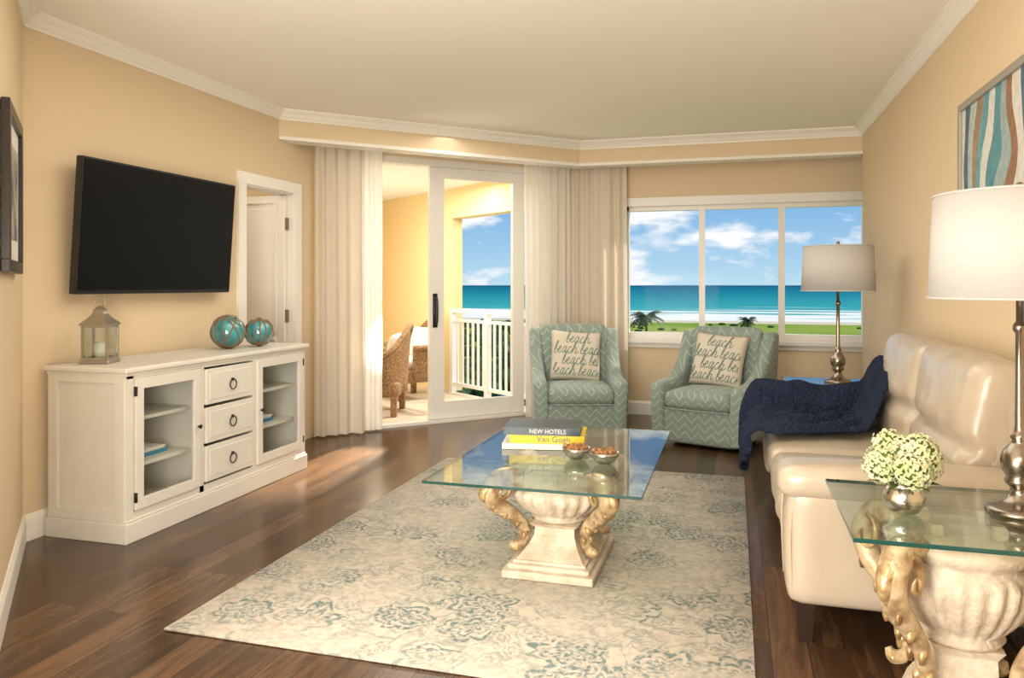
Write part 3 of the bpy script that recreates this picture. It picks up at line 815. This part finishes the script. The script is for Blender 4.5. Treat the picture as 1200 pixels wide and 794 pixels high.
def glass_top(e, sx, sy, z, th=0.014):
    bm = bmesh.new(); bm_box(bm, (0, 0, z - th / 2), (sx, sy, th), 0.003)
    o = bm_obj('glass_top', bm, M['tglass'], e)
    o.data.materials.append(M['tedge'])
    for p in o.data.polygons:
        if abs(p.normal.z) < 0.5: p.material_index = 1
ct = empty('coffee_table', (-0.81, 3.74, 0.0135))
glass_top(ct, 0.93, 1.42, 0.458)
cbs = empty('base', (0.03, -0.20, 0), 0, ct)
table_base(cbs, 0.41, 0.62, 1.0, [math.radians(a_) for a_ in (-40, -140, 40, 140)], 0.90, 0.235, 1.15, 1.0, 1.15)
boxes('support_pads', [((sx * 0.12, sy * 0.15, 0.438), (0.03, 0.03, 0.012)) for sx in (-1, 1) for sy in (-1, 1)], M['stone'], cbs)
for nm, loc in (('end_table', (0.63, 2.50, 0)), ('end_table', (0.66, 5.55, 0))):
    et = empty(nm, loc)
    glass_top(et, 0.66, 0.64, 0.64)
    table_base(et, 0.34, 0.34, 1.38, [math.radians(a_) for a_ in (-45, -135, 45, 135)], 0.80, 0.19, 1.0, 0.9)
    boxes('support_pads', [((sx * 0.08, sy * 0.08, 0.611), (0.03, 0.03, 0.030)) for sx in (-1, 1) for sy in (-1, 1)], M['stone'], et)

# ------------------------------------------------------------------ lamps
def lamp(loc):
    e = empty('table_lamp', loc)
    lathe('stem', [(0.088, 0), (0.088, .012), (0.082, .020), (0.055, .028), (0.036, .040), (0.026, .06), (0.024, .075), (0.036, .085), (0.040, .095), (0.034, .105), (0.046, .125), (0.050, .15), (0.042, .18), (0.026, .20), (0.019, .21),
        (0.025, .22), (0.018, .23), (0.013, .25), (0.0115, .40), (0.011, .52), (0.018, .53), (0.018, .545), (0.010, .555), (0.010, .66)], M['nickel'], e, seg=32)
    v = []; f = []; sg = 64
    for r, z in ((0.236, .62), (0.222, .925), (0.219, .925), (0.233, .62)):
        for i in range(sg): v.append((r * math.cos(2 * PI * i / sg), r * math.sin(2 * PI * i / sg), z))
    for j in range(4):
        for i in range(sg):
            k = (i + 1) % sg; jj = (j + 1) % 4
            f.append((j * sg + i, j * sg + k, jj * sg + k, jj * sg + i))
    mesh_obj('shade', v, f, M['shade'], e, True)
    ac = Acc()
    for z, r in ((.622, .2365), (.923, .2225)):
        ac.sweep([(r * math.cos(t_ * PI / 12), r * math.sin(t_ * PI / 12), z) for t_ in range(25)], [.004] * 25, 6, 1)
    ac.obj('shade_hem', M['shade'], e)
    ac = Acc()
    for k in range(3):
        a_ = k * 2 * PI / 3; ac.sweep([(0, 0, .915), (.220 * math.cos(a_), .220 * math.sin(a_), .918)], [.0025] * 2, 6, 1)
    ac.sweep([(0, 0, .65), (0, 0, .93)], [.005] * 2, 8, 1); ac.ball((0, 0, .94), .013, (1, 1, 1.4), 8)
    ac.obj('harp_finial', M['nickel'], e)
lamp((0.795, 2.54, 0.6405))
lamp((0.68, 5.62, 0.6405))

# ------------------------------------------------------------------ vase + hydrangea
vs = empty('flower_vase', (0.475, 2.46, 0.6405))
lathe('bowl', [(0.022, 0), (0.040, .006), (0.056, .028), (0.058, .048), (0.046, .074), (0.038, .084), (0.041, .088), (0.035, .086), (0.032, .078), (0.0, .07)], M['silver'], vs, seg=36)
ac = Acc()
rnd = random.Random(3)
heads = [((0.0, 0, .150), .062), ((0.055, .02, .145), .05), ((-0.055, -.015, .140), .052), ((0.01, -.055, .135), .05), ((0.0, .055, .15), .05), ((-.03, .02, .185), .048), ((.035, -.02, .182), .048)]
for c, R in heads:
    for i in range(120):
        z = 1 - 2 * (i + .5) / 120; ph = i * 2.39996
        q = math.sqrt(1 - z * z); nrm = Vector((q * math.cos(ph), q * math.sin(ph), z))
        p = Vector(c) + nrm * R * rnd.uniform(.88, 1.12)
        nrm = (nrm + Vector((rnd.uniform(-.3, .3), rnd.uniform(-.3, .3), rnd.uniform(-.3, .3)))).normalized()
        u = nrm.orthogonal().normalized(); vv = nrm.cross(u); a0 = rnd.uniform(0, PI)
        s = rnd.uniform(.008, .0115)
        for k in range(4):
            a_ = a0 + k * PI / 2; dr = u * math.cos(a_) + vv * math.sin(a_); sd_ = nrm.cross(dr)
            ac.add([p, p + dr * s * .55 + sd_ * s * .5 + nrm * .004, p + dr * s * 1.15 + nrm * .000, p + dr * s * .55 - sd_ * s * .5 + nrm * .004], [(0, 1, 2, 3)])
ac.obj('hydrangea_blooms', M['petal'], vs, smooth=False)
ac = Acc()
for c, R in heads: ac.ball(c, R * .86, n=6)
for k in range(6):
    a_ = k * 1.05; c, s = math.cos(a_), math.sin(a_)
    ac.add([(0, 0, .085), (c * .05 - s * .025, s * .05 + c * .025, .10), (c * .10, s * .10, .085), (c * .05 + s * .025, s * .05 - c * .025, .10)], [(0, 1, 2, 3)])
ac.obj('leaves', M['green'], vs)

# ------------------------------------------------------------------ books and bowls
TZ = 0.4725
bk = empty('book_stack', (-0.94, 3.90, TZ + .001), math.radians(8))
def book(nm, z, sx, sy, h, m, dx=0, dy=0, r=0):
    e = Matrix.Rotation(r, 4, 'Z')
    bm = bmesh.new()
    bm_box(bm, (0, 0, h - .002), (sx, sy, .004)); bm_box(bm, (0, 0, .002), (sx, sy, .004)); bm_box(bm, (0, -sy / 2 + .002, h / 2), (sx - .0006, .0046, h - .0008))
    bmesh.ops.transform(bm, matrix=Matrix.Translation((dx, dy, z)) @ e, verts=bm.verts); bm_obj(nm + '_cover', bm, m, bk)
    bm = bmesh.new(); bm_box(bm, (0, .002, h / 2), (sx - .01, sy - .012, h - .0082))
    bmesh.ops.transform(bm, matrix=Matrix.Translation((dx, dy, z)) @ e, verts=bm.verts); bm_obj(nm + '_pages', bm, M['paper'], bk)
def spine_text(nm, s, size, x, y, z, m, r=0):
    v, f = text_mesh(s, size)
    vv = [Vector((p.x, y, p.y)) + Vector((x, 0, z)) for p in v]
    mesh_obj(nm, vv, f, m, bk)
book('book_bottom', 0.0, .39, .29, .028, M['bwhite'], dx=-.02, dy=-.005, r=0.04)
book('book_middle', 0.0285, .38, .275, .040, M['yel'], dx=.015)
book('book_top', 0.069, .385, .27, .038, M['navyb'], dx=-.01, r=0.0)
spine_text('title_middle', 'Van Gogh', .042, 0.05, -.1395, .050, M['navyb'])
spine_text('title_top', 'NEW HOTELS', .030, 0.02, -.1365, .088, M['bwhite'])
for (x, y, r) in ((-0.72, 3.60, .068), (-0.575, 3.54, .068)):
    e = empty('decorative_bowl', (x, y, TZ))
    lathe('bowl', [(0.02, 0), (0.03, .002), (r * .75, .018), (r * .98, .042), (r, .056), (r * .96, .056), (r * .9, .044), (r * .6, .022), (0, .012)], M['silver'], e, seg=36)
    ac = Acc()
    for i in range(26):
        a_ = i * 2.4; q = r * .75 * math.sqrt(i / 26)
        ac.ball((q * math.cos(a_), q * math.sin(a_), .052 + rnd.uniform(0, .012)), .012, (1.2, 1, .8), 4)
    ac.obj('potpourri', M['nuts'], e)

# ------------------------------------------------------------------ armchairs
STROKES = [  # cursive "beach", one unit = x-height
    [(0, .3), (.15, .7), (.27, 1.5), (.15, 1.65), (.06, 1.2), (.05, .25), (.2, 0), (.42, .15), (.42, .45), (.27, .55), (.5, .45), (.68, .45), (.86, .7), (.76, .92), (.6, .7), (.6, .25), (.8, 0), (1.05, .25)],
    [(1.56, .82), (1.33, .88), (1.16, .42), (1.3, 0), (1.5, .3), (1.6, .88), (1.56, .2), (1.7, 0), (1.88, .35)],
    [(2.27, .75), (2.1, .9), (1.9, .48), (2.05, .03), (2.3, .1), (2.52, .6), (2.76, 1.35), (2.68, 1.65), (2.57, 1.2), (2.55, 0), (2.62, .5), (2.8, .85), (2.97, .65), (2.95, .1), (3.1, 0), (3.35, .3)]]
def pillow_surface(w_, h_, T):
    def f(u, v, side=1):
        k = (max(0, 1 - u ** 4) * max(0, 1 - v ** 4)) ** 0.55
        x = w_ / 2 * u * (1 - 0.07 * (1 - v * v) * abs(u) ** 3)
        z = h_ / 2 * v * (1 - 0.07 * (1 - u * u) * abs(v) ** 3)
        return Vector((x, -side * T * k, z))
    return f
def pillow(parent, c, rot, w_=0.46, h_=0.46, T=0.07):
    f = pillow_surface(w_, h_, T); n = 20; v = []; fc = []
    Mx = Matrix.Translation(c) @ Euler(rot).to_matrix().to_4x4()
    for side in (1, -1):
        o = len(v)
        for j in range(n + 1):
            for i in range(n + 1):
                v.append(Mx @ f(-1 + 2 * i / n, -1 + 2 * j / n, side))
        for j in range(n):
            for i in range(n):
                q = (o + j * (n + 1) + i, o + j * (n + 1) + i + 1, o + (j + 1) * (n + 1) + i + 1, o + (j + 1) * (n + 1) + i)
                fc.append(q if side == 1 else q[::-1])
    me_o = mesh_obj('pillow_body', v, fc, M['pillow'], parent, True)
    bm = bmesh.new(); bm.from_mesh(me_o.data); bmesh.ops.remove_doubles(bm, verts=bm.verts, dist=1e-4); bmesh.ops.recalc_face_normals(bm, faces=bm.faces); bm.to_mesh(me_o.data); bm.free()
    A = Acc(); U = 0.066
    for row, x0s in enumerate(((-.10,), (-.21, .03), (-.13, .11), (-.22, .02))):
        zb = 0.105 - row * 0.098
        for x0 in x0s:
            for st in STROKES:
                path = catmull([(px + 0.25 * pz, pz, 0) for px, pz in st], 4)
                run = []
                def flush():
                    if len(run) > 2: A.sweep(run, [.0032] * len(run), 5, 1)
                for q in path:
                    X = x0 + q.x * U; Z = zb + q.y * U
                    u, vv = X / (w_ / 2), Z / (h_ / 2)
                    if abs(u) > .9 or abs(vv) > .93:
                        flush(); run = []; continue
                    s_ = f(u, vv, 1); s_.y -= 0.0015
                    run.append(Mx @ s_)
                flush()
    A.obj('pillow_lettering', M['ptext'], parent, True)

def armchair(loc, rz):
    e = empty('armchair', loc, rz)
    m = M['chev']
    softbox('base', (0, 0.0, 0.17), (0.66, 0.78, 0.28), 0.03, m, e, cuts=6)
    softbox('swivel_foot', (0, 0.02, 0.03), (0.50, 0.55, 0.06), 0.01, M['black'], e, cuts=2)
    softbox('seat_cushion', (0, -0.09, 0.375), (0.56, 0.64, 0.145), 0.055, m, e, (0, 0.012, 0.022))
    def bk_(P):
        P.x *= 1 + 0.05 * (P.z + .3)
        P.y += 0.10 * (P.x / .3) ** 2 * -0.35
        return P
    softbox('back', (0, 0.285, 0.635), (0.60, 0.15, 0.60), 0.06, m, e, (0, 0.02, 0.012), rot=(-0.17, 0, 0), fn=bk_)
    top = [(-0.41, 0.06), (-0.425, 0.30), (-0.42, 0.45), (-0.40, 0.495), (-0.34, 0.51), (-0.20, 0.52), (-0.05, 0.545), (0.08, 0.62), (0.17, 0.72), (0.235, 0.83), (0.29, 0.895), (0.36, 0.905), (0.42, 0.875), (0.42, 0.70), (0.40, 0.40), (0.38, 0.06)]
    top = [(p.x, p.y) for p in catmull([(a_, b__, 0) for a_, b__ in top], 3)]
    for sg in (-1, 1):
        n = len(top)
        layers = [(-0.058, 0.035), (-0.05, 0.012), (-0.032, 0.0), (0.032, 0.0), (0.05, 0.012), (0.058, 0.035)]
        vs_ = []; fs_ = []
        for lx, ins in layers:
            for i, (y, z) in enumerate(top):
                p0_ = top[i - 1]; p1_ = top[(i + 1) % n]
                tx, tz = p1_[0] - p0_[0], p1_[1] - p0_[1]; L = math.hypot(tx, tz) or 1
                ny, nz = tz / L, -tx / L
                yy, zz = y + ny * ins, z + nz * ins
                flare = 0.035 * max(0, zz - 0.15)
                vs_.append((sg * (0.325 + flare) + lx, yy, max(0.03, zz)))
        for j in range(len(layers) - 1):
            for i in range(n):
                k = (i + 1) % n; fs_.append((j * n + i, j * n + k, (j + 1) * n + k, (j + 1) * n + i))
        fs_.append(tuple(range(n))[::-1]); fs_.append(tuple((len(layers) - 1) * n + i for i in range(n)))
        o = mesh_obj('arm_%d' % (1 if sg < 0 else 2), vs_, fs_, m, e, True)
        md = o.modifiers.new('es', 'EDGE_SPLIT'); md.split_angle = math.radians(60)
    ac = Acc(); ac.sweep([(-0.27, -0.405, .31), (0, -0.418, .31), (0.27, -0.405, .31)], [.006] * 3, 8, 4); ac.obj('welt', m, e)
    pillow(e, (0.0, 0.085, 0.67), (-0.30, math.radians(4), 0))
armchair((-1.33, 6.66, 0), math.radians(17))
armchair((-0.15, 6.60, 0), math.radians(-20))

# ------------------------------------------------------------------ sofa
sf = empty('leather_sofa', (0.63, 4.03, 0))
L_ = M['leather']
softbox('frame', (0.0, 0, 0.25), (0.84, 2.10, 0.20), 0.03, L_, sf, cuts=6)
ac = Acc()
for sg in (-1, 1):
    n_ = (1 if sg < 0 else 2)
    softbox('arm_%d' % n_, (-0.02, sg * 0.99, 0.36), (0.84, 0.20, 0.43), 0.04, L_, sf, (0.015, 0.008, 0.0))
    softbox('arm_pad_%d' % n_, (-0.03, sg * 0.985, 0.585), (0.88, 0.235, 0.12), 0.05, L_, sf, (0.008, 0.008, 0.012))
    softbox('seat_cushion_%d' % n_, (-0.10, sg * 0.435, 0.40), (0.70, 0.865, 0.165), 0.05, L_, sf, (0.015, 0.0, 0.025), wr=0.010, cuts=18)
    def bc(P):
        P.x += 0.034 * math.exp(-((P.z + 0.05) / 0.03) ** 2) * (1 if P.x < 0 else 0)
        return P
    softbox('back_cushion_%d' % n_, (0.285, sg * 0.435, 0.74), (0.20, 0.865, 0.56), 0.065, L_, sf, (0.04, 0.0, 0.014), rot=(0, 0.14, 0), wr=0.012, fn=bc, cuts=22)
    yy = sg * 1.095
    ac.sweep([(-0.42, sg * 1.085, .555), (0, yy, .535), (0.38, yy, .535)], [.004] * 3, 6, 4)
    ac.sweep([(-0.445, sg * 0.90, .20), (-0.452, sg * 0.90, .40), (-0.445, sg * 0.90, .53)], [.004] * 3, 6, 3)
    ac.sweep([(-0.425, sg * 1.075, .18), (-0.432, sg * 1.08, .36), (-0.425, sg * 1.075, .54)], [.004] * 3, 6, 3)
ac.obj('seams', L_, sf)
softbox('back_frame', (0.38, 0, 0.53), (0.12, 2.05, 0.72), 0.05, L_, sf)
ac = Acc()
for sx in (-0.38, 0.40):
    for sy in (-1.02, 1.02):
        v = []
        for z, h_ in ((0.155, .034), (0, .024)):
            for a_, b__ in ((-1, -1), (1, -1), (1, 1), (-1, 1)): v.append((sx + a_ * h_, sy + b__ * h_, z))
        ac.add(v, [(0, 1, 2, 3), (7, 6, 5, 4)] + [(i, (i + 1) % 4 + 0, (i + 1) % 4 + 4, i + 4) for i in range(4)])
ac.obj('legs', M['legwood'], sf, False)

# throw blanket
def sm(a_, b__, x):
    t_ = max(0, min(1, (x - a_) / (b__ - a_))); return t_ * t_ * (3 - 2 * t_)
def sup(x, y):
    z = 0.505
    z = max(z, 0.505 + (0.660 - 0.505) * sm(4.86, 4.93, y))
    z = max(z, 0.505 + 0.31 * sm(0.64, 0.84, x))
    return z
ctr = catmull([(0.90, 4.86, 0), (0.74, 4.80, 0), (0.55, 4.66, 0), (0.34, 4.58, 0), (0.135, 4.64, 0)], 10)
nw = 60; rows = []
for s_, c in enumerate(ctr):
    q = s_ / (len(ctr) - 1)
    W_ = 0.15 + 0.22 * sm(0, 0.6, q)
    a_ = ctr[max(0, s_ - 1)]; b__ = ctr[min(len(ctr) - 1, s_ + 1)]
    tn = (b__ - a_).normalized(); nr = Vector((-tn.y, tn.x, 0)); nr = nr.lerp(Vector((0, -1, 0)), sm(.6, 1, q)).normalized()
    row = []
    for i in range(nw + 1):
        u = -1 + 2 * i / nw
        p = c + nr * W_ * u * (1 + 0.10 * noise.noise(Vector((q * 6, 0, u * .2))))
        p.x = min(p.x, 0.95)
        fold = abs(math.sin(u * 7 + 2.2 * math.sin(q * 5) + 1.5 * q)) * 0.042 + 0.010 * math.sin(u * 22 + 5 * q) + 0.03 * noise.noise(Vector((u * 3, q * 5, 0)))
        edge = 0.6 + 0.4 * (1 - abs(u) ** 6)
        row.append(Vector((p.x, p.y, sup(p.x, p.y) + 0.018 + max(0.0, fold) * edge)))
    rows.append(row)
last = rows[-1]
for k in range(1, 15):
    row = []
    for i, p in enumerate(last):
        u = -1 + 2 * i / nw
        ln_ = 0.36 - 0.22 * sm(-0.8, 0.9, u)
        t_ = k / 14
        fold = (0.018 * math.sin(u * 13 + 1.3) + 0.010 * math.sin(u * 27))
        xx = p.x - 0.05 * min(1, t_ * 4) - 0.012 + fold * min(1, t_ * 2) - 0.01 * t_
        row.append(Vector((xx, p.y + 0.02 * t_ * math.sin(u * 7), p.z - ln_ * t_)))
    rows.append(row)
v = [p for r in rows for p in r]; f = []
for j in range(len(rows) - 1):
    for i in range(nw): f.append((j * (nw + 1) + i, j * (nw + 1) + i + 1, (j + 1) * (nw + 1) + i + 1, (j + 1) * (nw + 1) + i))
o = mesh_obj('throw_blanket', v, f, M['navy'], None, True)
md = o.modifiers.new('s', 'SOLIDIFY'); md.thickness = 0.012

# ------------------------------------------------------------------ outside
GZ = -10.0
def plane(name, x0, x1, y0, y1, z, m):
    return mesh_obj(name, [(x0, y0, z), (x1, y0, z), (x1, y1, z), (x0, y1, z)], [(0, 1, 2, 3)], m)
plane('lawn', -400, 500, 12, 236, GZ, M['lawn'])
plane('beach_sand', -900, 900, 236, 254, GZ - 0.05, M['sand'])
plane('ocean', -40000, 40000, 250, 60000, GZ - 0.1, M['sea'])
plane('pool_deck', -60, 4, 30, 110, GZ + 0.05, M['deck'])
plane('swimming_pool', -24, -2, 44, 84, GZ + 0.1, M['pool'])
def palm(loc, hgt, R, sd_):
    rn = random.Random(sd_)
    e = empty('palm_tree', loc)
    ac = Acc(); ac.sweep([(0, 0, 0), (0.1 * R * .3, 0, hgt * .5), (0, 0, hgt)], [.28, .2, .18], 8, 4); ac.obj('trunk', M['trunk'], e)
    ac = Acc()
    for k in range(30):
        a_ = k * 2.4 + rn.uniform(-.2, .2); el = rn.uniform(-.2, 1.25)
        d_ = Vector((math.cos(a_), math.sin(a_), 0)); sd = Vector((-math.sin(a_), math.cos(a_), 0))
        prev = None
        for i in range(9):
            t_ = i / 8
            p = Vector((0, 0, hgt)) + d_ * R * t_ * math.cos(el * .6) + Vector((0, 0, R * (math.sin(el) * t_ - .75 * t_ * t_)))
            if prev is not None:
                for sg in (-1, 1):
                    ln_ = R * .22 * math.sin(PI * min(1, .15 + t_ * .85)) + .05
                    q = (prev + p) / 2 + sd * sg * ln_ + d_ * ln_ * .5 - Vector((0, 0, ln_ * .45))
                    ac.add([prev, p, q], [(0, 1, 2)])
            prev = p
    ac.obj('fronds', M['frond'], e, False)
palm((-13.6, 124.9, GZ), 6.2, 3.8, 1)
palm((3.3, 205.0, GZ), 2.2, 3.6, 2)
rn = random.Random(5)
for i in range(9):
    dd = rn.uniform(55, 120); uu = rn.uniform(-.12, 0.01)
    palm((dd * (uu * .9608 - .2773), dd * (uu * .2773 + .9608), GZ), rn.uniform(3.0, 5.5), rn.uniform(2.0, 2.8), 10 + i)
ac = Acc()
for i in range(130):
    dd = rn.uniform(30, 225); uu = rn.uniform(-.16, 0.03)
    x, y = dd * (uu * .9608 - .2773), dd * (uu * .2773 + .9608)
    ac.ball((x, y, GZ + .5), rn.uniform(.8, 2.0), (1.3, 1.3, .8), 5)
for i in range(16):
    dd = rn.uniform(180, 228); uu = rn.uniform(0.1, 0.5)
    x, y = dd * (uu * .9608 - .2773), dd * (uu * .2773 + .9608)
    if y < 230: ac.ball((x, y, GZ + .2), rn.uniform(.3, .6), (2.0, 1.3, .8), 5)
ac.obj('garden_shrubs', M['bush'], None)

# ------------------------------------------------------------------ world sky with clouds
W = bpy.data.worlds.new('sky'); scene.world = W; W.use_nodes = True
nt = W.node_tree; nt.nodes.clear()
out = N(nt, 'ShaderNodeOutputWorld'); bg = N(nt, 'ShaderNodeBackground')
tc = N(nt, 'ShaderNodeTexCoord'); sp = N(nt, 'ShaderNodeSeparateXYZ'); nt.links.new(tc.outputs['Generated'], sp.inputs[0])
r = N(nt, 'ShaderNodeValToRGB'); nt.links.new(sp.outputs[2], r.inputs[0])
e = r.color_ramp.elements
e[0].position = 0.0; e[0].color = (0.50, 0.72, 0.85, 1)
e[1].position = 0.5; e[1].color = (0.08, 0.22, 0.52, 1)
x = e.new(0.04); x.color = (0.36, 0.60, 0.82, 1)
x = e.new(0.12); x.color = (0.18, 0.42, 0.74, 1)
mp = N(nt, 'ShaderNodeMapping'); mp.inputs['Scale'].default_value = (1, 1, 2.6); mp.inputs['Location'].default_value = (0.35, 0.0, 0.13)
nt.links.new(tc.outputs['Generated'], mp.inputs[0])
n = N(nt, 'ShaderNodeTexNoise'); n.inputs['Scale'].default_value = 7.5; n.inputs['Detail'].default_value = 7; n.inputs['Roughness'].default_value = 0.55
nt.links.new(mp.outputs[0], n.inputs['Vector'])
cm = N(nt, 'ShaderNodeMapRange'); cm.inputs[1].default_value = 0.49; cm.inputs[2].default_value = 0.58
nt.links.new(n.outputs[0], cm.inputs[0])
mx = N(nt, 'ShaderNodeMix', data_type='RGBA'); mx.inputs[7].default_value = (0.94, 0.95, 0.96, 1)
nt.links.new(cm.outputs[0], mx.inputs[0]); nt.links.new(r.outputs[0], mx.inputs[6])
nt.links.new(mx.outputs[2], bg.inputs[0]); bg.inputs[1].default_value = 1.05
nt.links.new(bg.outputs[0], out.inputs[0])

# ------------------------------------------------------------------ lights
def sun(name, d, e_, ang_, col):
    l = bpy.data.lights.new(name, 'SUN'); l.energy = e_; l.angle = ang_; l.color = col
    o = bpy.data.objects.new(name, l); o.rotation_euler = Vector(d).to_track_quat('-Z', 'Y').to_euler(); COL.objects.link(o)
sun('sun', (-0.62, -0.50, -0.62), 3.8, math.radians(1.0), (1.0, 0.92, 0.78))
def area(name, loc, tgt, sx, sy, p, col):
    l = bpy.data.lights.new(name, 'AREA'); l.shape = 'RECTANGLE'; l.size = sx; l.size_y = sy; l.energy = p; l.color = col
    o = bpy.data.objects.new(name, l); o.location = loc
    o.rotation_euler = (Vector(tgt) - Vector(loc)).to_track_quat('-Z', 'Y').to_euler(); COL.objects.link(o)
WC = (1.0, 0.922, 0.815)
area('fill_rear', (-0.9, -1.9, 2.3), (-1.3, 4.5, 0.9), 2.0, 0.8, 62, WC)  # added soft fill behind the camera to brighten the interior
area('fill_overhead', (-1.4, 4.5, 2.60), (-1.4, 4.5, 0), 2.2, 3.8, 56, WC)  # added overhead fill, no fixture of the room
area('fill_upward', (-1.0, 0.4, 0.9), (-1.1, 5.4, 2.69), 1.4, 1.4, 125, WC)  # added low fill aimed upward to brighten the ceiling, not a room lamp
area('hall_light', (-4.4, 5.0, 2.6), (-4.4, 5.0, 0), 0.8, 0.8, 12, (1.0, 0.88, 0.72))
area('balcony_fill', (-3.4, 7.8, 2.45), (-3.4, 7.8, 0), 1.5, 1.0, 55, (1.0, 0.95, 0.86))  # fill added to brighten the balcony, no fitting hangs there
area('balcony_fill_up', (-4.6, 7.4, 0.4), (-4.0, 8.3, 2.5), 0.9, 0.9, 30, (1.0, 0.96, 0.88))  # second balcony fill, added to lift its ceiling and walls
l = bpy.data.lights.new('balcony_strobe', 'SPOT'); l.energy = 5500; l.spot_size = math.radians(13); l.spot_blend = 0.5; l.color = (1.0, 0.84, 0.62); l.shadow_soft_size = 0.04
o = bpy.data.objects.new('balcony_strobe', l); o.location = (-3.00, 8.35, 2.05)
o.rotation_euler = (Vector((-2.76, 4.95, 0.0)) - Vector(o.location)).to_track_quat('-Z', 'Y').to_euler(); COL.objects.link(o)

# ------------------------------------------------------------------ camera
cd = bpy.data.cameras.new('camera'); cam = bpy.data.objects.new('camera', cd); COL.objects.link(cam)
cd.sensor_width = 36; cd.lens = 900 / 1200 * 36; cd.shift_y = -63 / 1200; cd.clip_end = 100000; cd.clip_start = 0.05
cam.location = (0, 0, 1.3); cam.rotation_euler = (PI / 2, 0, math.radians(16.1))
scene.camera = cam
scene.view_settings.view_transform = 'Standard'
scene.view_settings.exposure = 0.0
